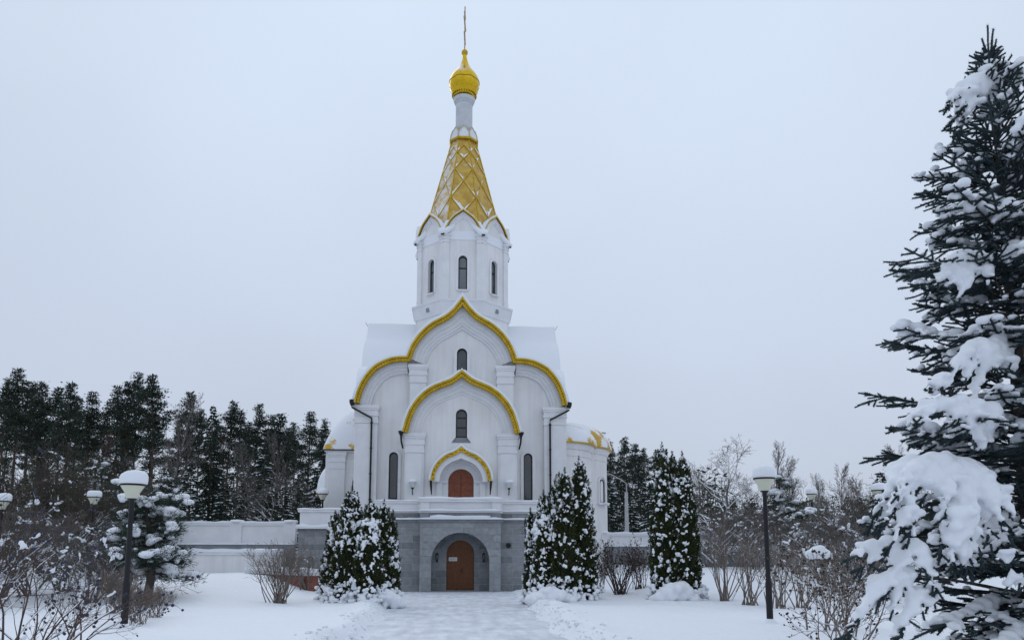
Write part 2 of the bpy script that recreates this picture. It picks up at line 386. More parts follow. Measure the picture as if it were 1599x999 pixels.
nx, ny = len(xs), len(ys)
i = np.arange(ny-1)[:, None]*nx+np.arange(nx-1)[None]
q = np.stack([i, i+1, i+1+nx, i+nx], -1).reshape(-1, 4)
mb = MB(); mb.add(np.stack([Xg, Yg, Zg], -1).reshape(-1, 3), q)
tag(mb.build('snowy_ground', snow, None, True), kind='structure')
mb = MB(); py_ = np.arange(-2, 36.6, .2); nc = 25
l, r = path_edges(py_); l = l-.1; r = r+.1
Xp = l[:, None]+(r-l)[:, None]*np.linspace(0, 1, nc)[None]; Yp = np.repeat(py_[:, None], nc, 1)
Zp_ = .02+.008*wob(Xp, Yp*.4, 3.3)+rng.normal(0, .0025, Xp.shape)
i = np.arange(len(py_)-1)[:, None]*nc+np.arange(nc-1)[None]
mb.add(np.stack([Xp, Yp, Zp_], -1).reshape(-1, 3), np.stack([i, i+1, i+1+nc, i+nc], -1).reshape(-1, 4))
tag(mb.build('path', packed, None, True), kind='structure')

# clods thrown up by the shovel along both edges of the path
yy = rng.uniform(9, 34, 900); l, r = path_edges(yy); sd = rng.random(900) < .5; xx = np.where(sd, l-.05, r+.05)+rng.normal(0, .22, 900)*1.0+np.where(sd, -.12, .12)
mb = MB(); V, F = ICO1; n_ = len(xx); sz_ = rng.gamma(1.6, .012, (n_, 1, 1))+.010; vs = V[None]*sz_*rng.uniform(.7, 1.2, (n_, len(V), 1)); vs = vs*np.array([1, 1, .7])+np.stack([xx, yy, gz(xx, yy)+.01], 1)[:, None]
mb.add(vs.reshape(-1, 3), (F[None]+(np.arange(n_)*len(V))[:, None, None]).reshape(-1, 3))
tag(mb.build('snow_clods', snow_fine, None, False), 'small clods of shovelled snow along the path edges', 'snow clods', kind='stuff')
# ------------------------------------------------------------------ the church
CY, HW = 48.0, 5.85
YA, YB, YP, YW = 40.0, 42.0, 36.0, 36.6
church = empty('church', (0, CY, 0), 'white church with gilded tent spire and onion dome above a grey stone basement', 'church')
def part(mb, name, m, parent=church, smooth=False, lab=None):
    o = mb.build(name, m, parent, smooth)
    if lab: o['label'] = lab
    return o
def xs_(f): return [(-1, f)] and None
def halfline(pts, Y, k=3): return smoothline([P(d, y, Y) for d, y in pts], k)
def full(half): return [(-x, z) for x, z in reversed(half)]+[(x, z) for x, z in (half[1:] if abs(half[0][0]) < 1e-6 else half)]
ZT = Zp(800, YW)                                     # terrace deck
zc_eave = P(161, 631, YB)[1]
# outline of the three-lobed gable, right half from the tip outwards
cB = halfline([(0, 466), (5.5, 474), (13.5, 484), (22, 492.5), (32, 499), (44.5, 506), (57, 516), (69.5, 530), (78.5, 546), (83.5, 560)], YB)
sB = halfline([(83.5, 560), (95, 560.5), (107, 562.5), (119.5, 567.5), (132, 575), (142, 586), (150.5, 599), (156.5, 613), (160, 625), (161, 632)], YB)
cB[0] = (0.0, cB[0][1]); KB = HW/sB[-1][0]
cB = [(x*KB, z) for x, z in cB]; sB = [(x*KB, z) for x, z in sB]
profB = full(cB+sB[1:])
FRONT = lambda u, d, z: (u, d, z)
def gilt_band(prof, y, depth, parent, name='gilded_gable_trim', wid=.25, dots=True, step=.16, fr=None, sc_=1.0):
    """carved gilt fringe along a gable edge: rim, shadow groove, fringe with small bosses"""
    fr = fr or FRONT; mb = MB()
    p0 = prof; p1 = offset(prof, .10*sc_); p2 = offset(prof, .125*sc_); p3 = offset(prof, wid*sc_)
    mb.ring(p0, p1, y-depth, y+.05, 0, fr); mb.ring(p1, p2, y-depth+.09, y+.03, 1, fr); mb.ring(p2, p3, y-depth+.05, y+.02, 0, fr)  # the groove's shade is put in as darker gold
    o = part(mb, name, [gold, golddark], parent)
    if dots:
        mb = MB(); mid = resample(offset(prof, wid*sc_*.72), step); V, F = ICO1
        for x, z in mid:
            v = V*np.array([.035, .03, .035])*sc_*1.15; v = [fr(x+a, y-depth+.05+b, z+c) for a, b, c in v]; mb.add(v, F, 0)
        edge = resample(offset(prof, wid*sc_+.015), step/2)
        for x, z in edge:
            v = V*np.array([.04, .05, .04])*sc_; v = [fr(x+a, y-depth+.10+b, z+c) for a, b, c in v]; mb.add(v, F, 1)
        part(mb, 'carved_fringe', [goldmid, gold], o)
    return o
def snow_rim(prof, y, depth, parent, t=.07, fr=None, name='snow_cap', back=.0):
    mb = MB(); a = offset(prof, -.004); k = len(prof)
    q = np.array(prof); dirn = np.gradient(q, axis=0); flat = np.clip(1.25-np.abs(dirn[:, 1])/(np.linalg.norm(dirn, axis=1)+1e-9), .25, 1)
    b = offset(prof, -1); b = [(p[0]+(c[0]-p[0])*t*f*(1+.4*math.sin(i*1.9)), p[1]+(c[1]-p[1])*t*f*(1+.4*math.sin(i*1.9))) for i, (p, c, f) in enumerate(zip(prof, b, flat))]
    mb.ring(b, a, y-depth-.02, y+back, 0, fr); return part(mb, name, snow_fine, parent)
def window(name, cx, hw, z0, z1, y, parent=church, fr=None, bars=(.72,), sill=True, splay=0.0, fw=.06, lab=None):
    """arched window set back in its reveal: dark glass pane, frame, glazing bars and sill"""
    fr = fr or FRONT
    o_ = arch(cx, hw, z0, z1); i_ = [(cx+(x-cx)*(1-fw/hw), z0+fw+(z-z0)*(1-(2*fw)/(z1-z0))) for x, z in o_]
    mb = MB(); mb.prism(i_, y+.06, y+.09, fr=fr); g = part(mb, name, glass, parent, lab=lab)
    mb = MB(); mb.prism(o_, y, y+.12, [i_], fr=fr)
    for b in bars:
        zb = z0+(z1-z0)*b; mb.prism([(cx-hw+fw, zb-.03), (cx+hw-fw, zb-.03), (cx+hw-fw, zb+.03), (cx-hw+fw, zb+.03)], y+.01, y+.055, fr=fr)
    part(mb, 'frame', framem, g)
    if sill:
        mb = MB(); a = hw+.06; bpt = [(cx-a, z0-.07), (cx+a, z0-.07), (cx+a, z0-.002), (cx-a, z0-.002)]
        mb.prism(bpt, y-.34 if not splay else y-.3, y+.02, fr=fr); part(mb, 'sill', trimw, g)
    return g
def moulded(mb, outer, hw, steps, y, fr=None):
    """stepped archivolt: bands of width w set back by d"""
    a = 0
    for w_, d in steps:
        A = offset(outer, a); B = offset(outer, a+w_); mb.ring(A, B, y+d, hw, 0, fr); a += w_
    return offset(outer, a)
def capital(mb, x0, x1, y, z0, z1, back, fr=None, m=0, proud=.07):
    """stack of mouldings widening upwards over a pilaster x0..x1"""
    H = z1-z0; lv = [(0, .10, .35), (.10, .40, .12), (.40, .52, .55), (.52, .72, .35), (.72, .82, .8), (.82, 1, 1.15)]
    for a, b, k in lv:
        p = proud*k; zz = [(x0-p, z0+H*a), (x1+p, z0+H*a), (x1+p, z0+H*b-.003), (x0-p, z0+H*b-.003)]
        mb.prism(zz, y-p-.01, back, fr=fr, m=m)

# ---- main cube
zt0 = ZT-.3
zwB1, zwB0 = Zp(541, YB), Zp(585, YB)
sw_x0, sw_x1 = P(98, 740, YB)[0], P(112, 740, YB)[0]; sw_z1, sw_z0 = Zp(705, YB), Zp(779, YB)
wB = arch(0, .29, zwB0-.02, zwB1+.02); wBn = arch(0, .42, zwB0-.02, zwB1+.16)
hwS = (sw_x1-sw_x0)/2; cxS = (sw_x0+sw_x1)/2+.02
body_out = [(-HW+.02, zt0)]+[(x*.995, z-.03) for x, z in profB]+[(HW-.02, zt0)]
mb = MB()
mb.prism(body_out, YB+.40, YB+.60, [wB, arch(-cxS, hwS, sw_z0, sw_z1), arch(cxS, hwS, sw_z0, sw_z1)])
inner_out = [(x*.99, z-.06) for x, z in body_out]
mb.prism(inner_out, YB+1.2, CY+HW)
# the same gable turned sideways for the transept walls
mb.prism([(x*.985, z-.06) for x, z in body_out], -HW+.03, HW-.03, fr=lambda u, d, z: (d, CY+u*.88, z))
part(mb, 'wall', plaster)
# recessed face: ring frames around niches (plane YB+.28), with openings
pc_in0, pc_in1 = P(55, 590, YB)[0], P(80.5, 590, YB)[0]; zpc1, zpc0 = Zp(570, YB), Zp(598, YB)
po_in0, po_in1 = P(129, 645, YB)[0], HW; zpo1, zpo0 = Zp(634, YB), Zp(662, YB)
mb = MB()
cin = moulded(mb, full([p for p in cB]), YB+.40, [(.42, -.02), (.14, .06), (.20, .14), (.14, .20), (.12, .28)], YB)
for s in (1, -1):
    sl = [(x, z) for x, z in sB]
    if s < 0: sl = [(-x, z) for x, z in reversed(sl)]
    moulded(mb, sl, YB+.41, [(.40, .0), (.13, .07), (.18, .15), (.13, .22)], YB)
    a, b = sorted((s*pc_in0, s*pc_in1)); m2 = MB(); m2.box(a, b, YB+.02, YB+.42, zt0, zpc0); part(m2, 'pilaster', trimw)
    a2, b2 = sorted((s*(HW-.02), s*po_in0)); m2 = MB(); m2.box(a2, b2, YB+.03, YB+.43, zt0, zpo0)
    a2, b2 = sorted((s*(HW-.16), s*(po_in0+.18))); m2.box(a2, b2, YB-.03, YB+.028, zt0, zpo0-.02); part(m2, 'pilaster', trimw)
part(mb, 'gable_moulding', trimw)
for s in (1, -1):
    mb = MB(); a, b = sorted((s*pc_in0, s*pc_in1)); capital(mb, a, b, YB+.0, zpc0, zpc1, YB+.40, proud=.09); part(mb, 'pilaster_capital', trimw)
    mb = MB(); a, b = sorted((s*(HW-.02), s*po_in0)); capital(mb, a, b, YB+.0, zpo0, zpo1, YB+.40, proud=.09); part(mb, 'pilaster_capital', trimw)
for s in (-1, 1):
    mb = MB(); o_ = arch(s*cxS, hwS+.16, sw_z0-.02, sw_z1+.15); mb.prism(o_, YB+.33, YB+.398, [arch(s*cxS, hwS, sw_z0, sw_z1)]); part(mb, 'window_surround', trimw)
    window('window', s*cxS, hwS, sw_z0, sw_z1, YB+.48, bars=(.02,), sill=False)
mb = MB(); mb.prism(arch(0, .46, zwB0, zwB1+.17), YB+.33, YB+.398, [arch(0, .29, zwB0, zwB1)]); part(mb, 'window_surround', trimw)
window('window', 0, .29, zwB0, zwB1, YB+.48, bars=(), sill=False)
gb = gilt_band(profB, YB, .42, church); snow_rim(profB, YB, .38, gb, .06)
# roofs: shells along both axes under deep snow
def roof_shell(prof, d0, d1, t, fr, m, amp=.05, name='roof'):
    q = resample(prof, .3); A = np.array(q); n = len(A)
    B = A+(np.array(offset(q, -1))-A)*t*np.ones((n, 1)); D = np.arange(d0, d1+.01, .35); D = D*1.0; D[-1] = d1
    k = len(D); vs = []
    for L_, z in ((B, 1), (A, 0)):
        for d in D:
            for j in range(n):
                x, zz = L_[j]
                if z: nn = amp*wob(np.array(j*.55), np.array(d*1.4), 1.6); x += np.sign(x)*abs(nn)*.3; zz += nn
                vs.append(fr(x, d, zz))
    fs = [(j+i*n, j+1+i*n, j+1+(i+1)*n, j+(i+1)*n) for i in range(k-1) for j in range(n-1)]; o_ = n*k
    fs += [(j, j+o_, j+1+o_, j+1) for j in range(n-1)]+[((k-1)*n+j, (k-1)*n+j+1, (k-1)*n+j+1+o_, (k-1)*n+j+o_) for j in range(n-1)]
    mb = MB(); mb.add(vs, fs); o = part(mb, name, m, church, True); return o
roof_m = mat('snow_over_gilded_roof', (.62, .38, .05), .45, .5, extra=snow_cover(.55, .30, 1, .10, .0, .05))
smooth_angle(roof_shell(profB, YB-.30, CY+HW, .16, FRONT, roof_m), 50)
side = lambda u, d, z: (d, CY+u*.885, z)
smooth_angle(roof_shell(profB, -HW-.12, HW+.12, .16, side, roof_m), 50)
for s in (-1, 1):
    mb = MB(); mb.ring(offset(profB, -.02), offset(profB, .12), -.04, .04, 0, lambda u, d, z, s=s: (s*(HW+.10)+d, CY+u*.885, z)); part(mb, 'side_gable_trim', golddark)
mb = MB(); mb.ring(offset(profB, 0), offset(profB, .25), -.1, .1, 0, lambda u, d, z: (u, CY+HW+.1+d, z)); part(mb, 'gilded_gable_trim', gold)
# lightning rods at the transept ridge ends
mb = MB()
for s in (-1, 1): mb.tube([(s*(HW+.1), CY, profB[len(profB)//2][1]), (s*(HW+.3), CY, profB[len(profB)//2][1]+.35)], .012, 4)
part(mb, 'ridge_rod', blackm)
# drainpipes of the main gable
for s in (-1, 1):
    zE = zc_eave; X = s*(HW+.12); xp = s*P(138.5, 700, YB)[0]
    mb = MB(); mb.lathe([(0, -.2), (.09, -.2), (.15, -.02), (.15, .12), (0, .12)], 10, (X, YB-.28, zE+.0))
    mb.tube([(X, YB-.28, zE-.15), (X, YB-.28, zE-.3), (xp, YB-.12, zE-.85), (xp, YB-.12, zE-1.1), (xp, YB-.12, ZT)], .052, 8)
    for z in np.arange(ZT+1, zE-1, 1.4): mb.lathe([(.052, -.03), (.075, -.03), (.075, .03), (.052, .03)], 8, (xp, YB-.12, z))
    smooth_angle(part(mb, 'drainpipe', blackm))

# ---- front bay
cA = halfline([(0, 580), (7.5, 586), (17.5, 593.5), (30, 598.5), (45, 605), (57.5, 613.5), (70, 626), (80, 642), (86.5, 659), (91, 676)], YA)
cA[0] = (0.0, cA[0][1]); profA = full(cA); wA = cA[-1][0]; zAe = cA[-1][1]
wz1, wz0 = Zp(637, YA), Zp(681, YA); sz = Zp(690, YA)
pin, pout = P(58, 700, YA)[0], P(87, 700, YA)[0]; zca1, zca0 = Zp(676.5, YA), Zp(707, YA)
dz0, dz1 = ZT, Zp(731, YA)
R1, R2, R3 = P(20, 750, YA)[0], P(29, 750, YA)[0], P(38.5, 750, YA)[0]
mb = MB()
outA = [(-pout+.02, zt0), (-pout+.02, zAe)]+[(x*.985, z-.04) for x, z in profA if z > zAe+.02]+[(pout-.02, zAe), (pout-.02, zt0)]
splay_hole = [(-.30, wz0), (-.33, wz0-.02), (-.5, sz), (.5, sz), (.33, wz0-.02), (.30, wz0)]
head = arch(0, .30, wz0, wz1)
holeA = head[1:-1]+[(.30, wz0), (.52, sz), (-.52, sz), (-.30, wz0)]
mb.prism(outA, YA+.22, YA+.48, [holeA, arch(0, R3, dz0, dz1+(R3-R1))])
mb.box(-pout+.04, -pout+.3, YA+.481, YB+.5, zt0, zAe); mb.box(pout-.3, pout-.04, YA+.481, YB+.5, zt0, zAe)
part(mb, 'front_bay_wall', plaster)
mb = MB()
moulded(mb, profA, YA+.22, [(.44, -.02), (.13, .04), (.20, .10), (.12, .16)], YA)
for s in (1, -1):
    a, b = sorted((s*pin, s*pout)); m2 = MB(); m2.box(a, b, YA+.02, YA+.23, zt0, zca0); m2.box(a+.10, b-.10, YA-.025, YA+.018, zt0, zca0-.02); part(m2, 'pilaster', trimw)
part(mb, 'front_bay_moulding', trimw)
for s in (1, -1):
    mb = MB(); a, b = sorted((s*pin, s*pout)); capital(mb, a, b, YA, zca0, zca1, YA+.21, proud=.09); part(mb, 'pilaster_capital', trimw)
window('window', 0, .30, wz0, wz1, YA+.40, bars=(.35, .7), sill=False)
mb = MB(); mb.add([(-.31, YA+.42, wz0), (.31, YA+.42, wz0), (.5, YA+.2, sz), (-.5, YA+.2, sz), (-.31, YA+.44, wz0-.03), (.31, YA+.44, wz0-.03), (.5, YA+.44, sz-.0), (-.5, YA+.44, sz)], [(0, 3, 2, 1), (4, 5, 6, 7), (0, 4, 7, 3), (1, 2, 6, 5), (0, 1, 5, 4), (3, 7, 6, 2)])
part(mb, 'sloping_sill', stone_plain)
g2 = gilt_band(profA, YA, .40, church); snow_rim(profA, YA, .40, g2, .06, back=.2)
o = roof_shell(profA, YA-.25, YB+.3, .14, FRONT, snow_roof, .03); smooth_angle(o, 50)
for s in (-1, 1):                                      # short black spouts under the eaves
    X = s*(wA+.06); mb = MB(); mb.lathe([(0, -.12), (.06, -.12), (.16, .10), (.14, .12), (0, .12)], 8, (X, YA-.25, zAe-.08))
    mb.tube([(X, YA-.25, zAe-.15), (X-s*.02, YA-.22, zAe-.5), (X-s*.10, YA-.1, zAe-.85)], [.06, .05, .045], 7); part(mb, 'rain_spout', blackm)
# ---- upper portal
half = halfline([(0, 696), (4, 700), (12, 705), (22, 709), (33, 717), (41.5, 728), (46, 739), (47.5, 750)], YA-.6, 3); half[0] = (0.0, half[0][1])
profC = full(half); zce = half[-1][1]; xce = half[-1][0]
mb = MB(); mb.ring(offset(profC, .05), offset(profC, .45), YA-.52, YA+.3); part(mb, 'portal_vault', trimw)
mb = MB(); mb.ring(profC, offset(profC, .19), YA-.6, YA-.5); gc = part(mb, 'gilded_portal_trim', gold)
mb = MB()
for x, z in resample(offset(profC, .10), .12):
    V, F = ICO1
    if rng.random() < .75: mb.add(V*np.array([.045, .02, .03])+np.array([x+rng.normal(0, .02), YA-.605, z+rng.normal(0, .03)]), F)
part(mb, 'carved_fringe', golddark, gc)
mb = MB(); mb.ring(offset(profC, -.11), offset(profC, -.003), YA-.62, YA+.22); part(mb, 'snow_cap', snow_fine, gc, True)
mb = MB(); zs = dz1-R1
mb.prism(arch(0, R3, zt0, zs+R3, 20), YA+.12, YA+.30, [arch(0, R2, zt0+.01, zs+R2, 20)])
mb.prism(arch(0, R2, zt0, zs+R2, 20), YA+.22, YA+.40, [arch(0, R1, zt0+.01, zs+R1, 20)])
for s in (-1, 1):
    a, b = sorted((s*(R1+.02), s*(R3+.05))); mb.box(a, b, YA+.08, YA+.119, zs-.08, zs+.03)
    a, b = sorted((s*(R2+.02), s*(R3-.02))); mb.box(a, b, YA+.06, YA+.118, zt0, zs-.09)
part(mb, 'portal_archivolt', trimw)
def door(name, hw, z0, z1, y, m, parent, rows, lab):
    mb = MB(); mb.prism(arch(0, hw, z0, z1, 18), y, y+.08); d = part(mb, name, m, parent, lab=lab)
    mb = MB(); g = .035
    zc = z1-hw
    for s in (-1, 1):
        for k in range(rows):
            h = (z1-hw*.45-z0)/rows; a, b = z0+k*h+.05, z0+(k+1)*h-.04
            for c in (0, 1):
                x0, x1 = hw*(.08+.46*c), hw*(.50+.44*c); bb = min(b, zc+math.sqrt(max(0, hw*hw-x1*x1))-.06)
                if bb-a > .12: mb.box(*(sorted((s*x0, s*x1))), y-.022, y-.003, a, bb)
    part(mb, 'door_panel', m, d)
    mb = MB(); mb.box(-.012, .012, y-.03, y+.0, z0, z1-.03); part(mb, 'centre_strip', woodred, d)
    mb = MB(); V, F = ICO1; hz = z0+(z1-z0)*.36
    mb.tube([(.07, y-.02, hz), (.07, y-.07, hz), (.07, y-.07, hz+.15), (.07, y-.02, hz+.15)], .013, 5); part(mb, 'handle', blackm, d)
    return d
door('upper_door', R1, dz0, dz1, YA+.36, woodred, church, 5, 'reddish arched double door above the terrace')
for s in (-1, 1):
    mb = MB(); mb.tube([(s*(xce-.02), YA-.53, zce+.02), (s*(xce-.03), YA-.53, zce-.28), (s*(xce-.06), YA-.5, zce-.72)], [.07, .06, .025], 7); part(mb, 'rain_spout', blackm)

# ---- tower
T22 = math.tan(math.pi/8)
def octa(prof, **k): return dict(prof=[(a/math.cos(math.pi/8), z) for a, z in prof], n=8, c=(0, CY, 0), rot=math.pi/8, **k)
aB, aD = 2.85, 2.88
zK1 = Zp(467, CY-3.1); zK0 = Zp(489, CY-2.95)
mb = MB(); mb.lathe(**octa([(aB, zpc0), (aB, zK0), (aB+.06, zK0), (aB+.06, zK0+.08), (aB+.24, zK1-.12), (aB+.30, zK1-.10), (aB+.30, zK1-.02), (aD-.1, zK1+.03)]))
part(mb, 'tower_base', trimw)
mb = MB(); mb.lathe(**octa([(aB+.31, zK1-.025), (aB+.31, zK1+.015), (aD-.1, zK1+.09)])); part(mb, 'snow_cap', snow_fine)
mb = MB()
for k in (7, 1):
    an = k*math.pi/4-math.pi/2; nx_, ny_ = math.cos(an), math.sin(an); tx, ty = -ny_, nx_; zc_ = (zK0+zK1)/2
    fr = lambda u, d, z: (nx_*(3.02-d)+tx*u, CY+ny_*(3.02-d)+ty*u, z)
    mb.prism([(-.12, zc_-.12), (.12, zc_-.12), (.12, zc_+.12), (-.12, zc_+.12)], -.03, .1, fr=fr)
part(mb, 'cornice_vent', stone_plain)
zkc, zkt = Zp(366, CY-aD), Zp(328, CY-aD)
hwF = aD*T22
kok = halfline([(0, 327), (7, 332), (15.5, 338), (21.8, 345), (27, 353.5), (30, 361), (31.2, 367)], CY-aD, 3)
kk = hwF/kok[-1][0]; kok = [(x*kk, z) for x, z in kok]; kok[0] = (0.0, kok[0][1]); profK = full(kok)
tz1, tz0 = Zp(397.5, CY-aD), Zp(452, CY-aD)
def face(k):
    an = k*math.pi/4-math.pi/2; nx_, ny_ = math.cos(an), math.sin(an); tx, ty = -ny_, nx_
    return lambda u, d, z: (nx_*(aD-d)+tx*u, CY+ny_*(aD-d)+ty*u, z)
ztow = zK1+.0
mbW, mbM, mbC = MB(), MB(), MB()
for k in range(8):
    fr = face(k); hw2 = hwF-.02
    outl = [(-hwF+.1, ztow), (-hwF+.1, zkc)]+[(x*.96, z-.05) for x, z in profK[2:-2]]+[(hwF-.1, zkc), (hwF-.1, ztow)]
    mbW.prism(outl, .14, .44, [arch(0, .27, tz0, tz1+.02)], fr=fr)
    moulded(mbM, profK, .15, [(.20, .0), (.10, .05), (.10, .09)], .0, fr)
    for s in (-1, 1):
        a, b = sorted((s*hwF*.998, s*(hwF-.36))); mbM.prism([(a, ztow), (b, ztow), (b, zkc-.3), (a, zkc-.3)], .02, .25, fr=fr)
        mbC = MB(); capital(mbC, a, b-.0, .02, zkc-.50, zkc+.02, .22, fr=fr, proud=.07); part(mbC, 'pilaster_capital', trimw)
    mbM.prism(arch(0, .42, tz0, tz1+.18), .09, .138, [arch(0, .27, tz0, tz1)], fr=fr)
part(mbW, 'tower_wall', plaster); part(mbM, 'tower_moulding', trimw)
for k in range(8):
    fr = face(k); window('tower_window', 0, .25, tz0, tz1, .28, fr=fr, bars=(.66,), fw=.045).data.materials[0] = glass_t
    mb = MB(); mb.ring(profK, offset(profK, .075), -.12, .10, 0, fr); mb.ring(offset(profK, .076), offset(profK, .10), -.07, .06, 1, fr)
    g_ = part(mb, 'gilded_kokoshnik_trim', [gold, golddark]); snow_rim(profK, .1, .19, g_, .07, fr=fr, back=.25)
    mb = MB()
    for s in (-1, 1):
        a = s*hwF; mb.tube([fr(a, -.1, zkc+.02), fr(a, -.16, zkc-.08)], .06, 5)
    part(mb, 'corner_spout', blackm, g_)
# snow lying in the valleys behind the small gables
zs0, zs1 = Zp(362, CY-aD), Zp(336, CY-2.2)
mb = MB(); pr = [(aD-.12, zkc-.3), (aD-.12, zkc+.25), (aD-.25, zkc+.45), (2.35, zkc+.75), (2.1, zkc+1.0)]; mb.lathe(**octa(pr)); 
part(mb, 'valley_roof', snow_roof)
el = []
for k in range(8):
    an = k*math.pi/4+math.pi/8-math.pi/2
    for j in range(9):
        rr = (aD+.28)*(1-.028*j); z = zkc+.12+.11*j
        for s in (-1, 0, 1):
            a2 = an+s*(.05+.022*j); el.append((rr*math.cos(a2), CY+rr*math.sin(a2), z+rng.normal(0, .03), .2, .2, .17))
blobs('valley_snow', el, .07, church, snow_fine)
# tent spire
sz0, sz1 = zkc+.35, Zp(217, CY-.8)
def ap(z): return .79+(2.28-.79)*(sz1-z)/(sz1-Zp(340, CY-2.1))
mb = MB(); mb.lathe(**octa([(ap(z), z) for z in np.linspace(sz0, sz1, 24)])); spire = part(mb, 'spire', gold_snowy)
cn = [Zp(y, CY-1.3) for y in (222, 246, 286, 342)]; en = [Zp(y, CY-1.3) for y in (234, 264.5, 315, 372)]
rib, ribs_s = MB(), MB()
mbs, mbn = MB(), MB()
for k in range(8):
    an = k*math.pi/4-math.pi/2; nx_, ny_ = math.cos(an), math.sin(an); tx, ty = -ny_, nx_
    def pt(uf, z, d=.02):
        a = ap(z)+d; u = uf*ap(z)*T22; return (nx_*a+tx*u, CY+ny_*a+ty*u, z)
    for s in (-1, 1):
        seq = []
        for i_ in range(4): seq += [(0, cn[i_]), (s, en[i_])]
        seq = [(u_, max(z_, sz0)) for u_, z_ in seq]
        for (u0, z0), (u1, z1) in zip(seq[:-1], seq[1:]):
            rib.tube([pt(u0*.98, z0), pt(u1*.98, z1)], .035, 4)
            if rng.random() < .10: continue
            # snow caught on the upper side of the ribs, widest in the crook where two ribs meet
            (ul, zl), (uh, zh) = ((u0, z0), (u1, z1)) if z0 < z1 else ((u1, z1), (u0, z0))
            F_ = rng.uniform(.45, 1.0); w0 = rng.uniform(.12, .34)*(.35+.4*ap(zl)); n_ = 9; lo_, hi_ = [], []
            for j in range(n_+1):
                f = .03+F_*j/n_; um, zm = ul+(uh-ul)*f, zl+(zh-zl)*f; wj = max(.0, w0*(1-(j/n_)**1.4)*rng.uniform(.65, 1.2))+.015
                lo_.append((um*.97, zm+.035)); hi_.append((um*.97*(1-.1*wj), zm+.035+wj))
            vs = [pt(u_, z_, .04) for u_, z_ in lo_]+[pt(u_, z_, .03) for u_, z_ in hi_]; m_ = n_+1
            mbn.add(vs, [(j, j+1, m_+j+1, m_+j) for j in range(n_)])
    mbs.tube([pt(1, sz0, .01), pt(1, sz1, .01)], .045, 5)
part(rib, 'lattice_rib', gold, spire); part(mbs, 'corner_rib', gold, spire); part(mbn, 'snow_patch', snow_fine, spire, True)
# collar with white petals, neck, onion and cross
zc0 = sz1; zc2 = Zp(197, CY-.6)
mb = MB(); mb.lathe(**octa([(.70, zc0-.02), (.93, zc0+.0), (.95, zc0+.12), (.80, zc0+.14), (.5, zc0+.3)])); part(mb, 'gilded_collar', gold)
mb = MB(); mg = MB()
for k in range(8):
    an = k*math.pi/4-math.pi/2; nx_, ny_ = math.cos(an), math.sin(an); tx, ty = -ny_, nx_; H = zc2-zc0-.14
    fr = lambda u, d, z: (nx_*(.90-d-.16*(z/H))+tx*u, CY+ny_*(.90-d-.16*(z/H))+ty*u, zc0+.14+z)
    h = .90*T22*.97; pk = [(-h, 0), (-h, H*.42), (-h*.55, H*.72), (0, H), (h*.55, H*.72), (h, H*.42), (h, 0)]
    mb.prism(pk, 0, .08, fr=fr); mg.ring(offset(pk, -.02), offset(pk, .05), -.03, .085, 0, fr)
part(mb, 'collar_petal', trimw); part(mg, 'petal_edge', mat('pale_worn_gilding', (.50, .45, .33), .6, .2))
zn1 = Zp(157, CY); rN = .555
mb = MB(); mb.lathe([(rN, zc0), (rN, zn1-.35), (rN+.05, zn1-.33), (rN+.05, zn1-.22), (rN+.10, zn1-.2), (rN+.16, zn1-.05), (rN+.16, zn1+.05), (0, zn1+.06)], 32, (0, CY, 0)); smooth_angle(part(mb, 'neck', mat('grey_white_neck_paint', (.50, .52, .54), .8, noise=(2, (.58, .6, .62)))))
on = [(152.5, 17.5), (149.5, 19.3), (144.5, 21.8), (139, 24.2), (134, 25.3), (129, 25.2), (124, 23.8), (118.5, 20.4), (113, 15.6), (108, 11.4), (103, 8.3), (98, 6.1), (93, 4.6), (88, 3.5), (86, 3.2)]
pr = smoothline([(r_*CY/1200*.985, Zp(y, CY)) for y, r_ in on], 3)
mb = MB(); mb.lathe([(0, pr[0][1])]+pr, 40, (0, CY, 0)); onion = part(mb, 'onion_dome', gold_onion, church, True)
mb = MB()
zb0, zb1 = Zp(152, CY), Zp(147.5, CY)
for i_ in range(28):
    a = i_*2*math.pi/28; mb.add(ICO1[0]*np.array([.05, .05, .09])+np.array([.79*math.cos(a), CY+.79*math.sin(a), zb0+.06]), ICO1[1])
def onr(y_): return float(np.interp(y_, [o_[0] for o_ in on][::-1], [o_[1] for o_ in on][::-1]))*CY/1200*.985
for i_ in range(16):
    for q_, y_ in enumerate((146, 141.5, 137)):
        a2 = (i_+.5*(q_ % 2))*2*math.pi/16; mb.add(ICO1[0]*np.array([.022, .022, .09])+np.array([onr(y_)*math.cos(a2), CY+onr(y_)*math.sin(a2), Zp(y_, CY)]), ICO1[1], 1)
aa = np.linspace(0, 2*math.pi, 49); yv = 130.5+.7*np.cos(aa*8); mb.tube([(onr(y_)*math.cos(a)*1.0, CY+onr(y_)*math.sin(a), Zp(y_, CY)) for a, y_ in zip(aa, yv)], .035, 5)  # dark ring drawn for the edge of the ground's reflection in the gilding
part(mb, 'dome_ornament_and_reflection', [goldmid, gold_onion], onion, True)
zb = Zp(82.5, CY); mb = MB(); mb.add(ICO2[0]*.225+np.array([0, CY, zb]), ICO2[1]); part(mb, 'finial_ball', gold, church, True)
zct = Zp(10, CY); H = zct-zb
mb = MB(); ca, sa = math.cos(R(86)), math.sin(R(86))
def bar(l0, z0_, l1, z1_, t=.05): mb.tube([(l0*ca, CY+l0*sa, z0_), (l1*ca, CY+l1*sa, z1_)], t, 6)
bar(0, zb, .05, zct, .045); bar(-.75, zb+H*.62, .75, zb+H*.62); bar(-.38, zb+H*.80, .38, zb+H*.80); bar(-.45, zb+H*.36, .45, zb+H*.26)
mb.add(ICO1[0]*.07+np.array([0, CY, zb+H*.28]), ICO1[1]); part(mb, 'cross', mat('worn_gilded_cross', (.45, .30, .18), .45, .4))

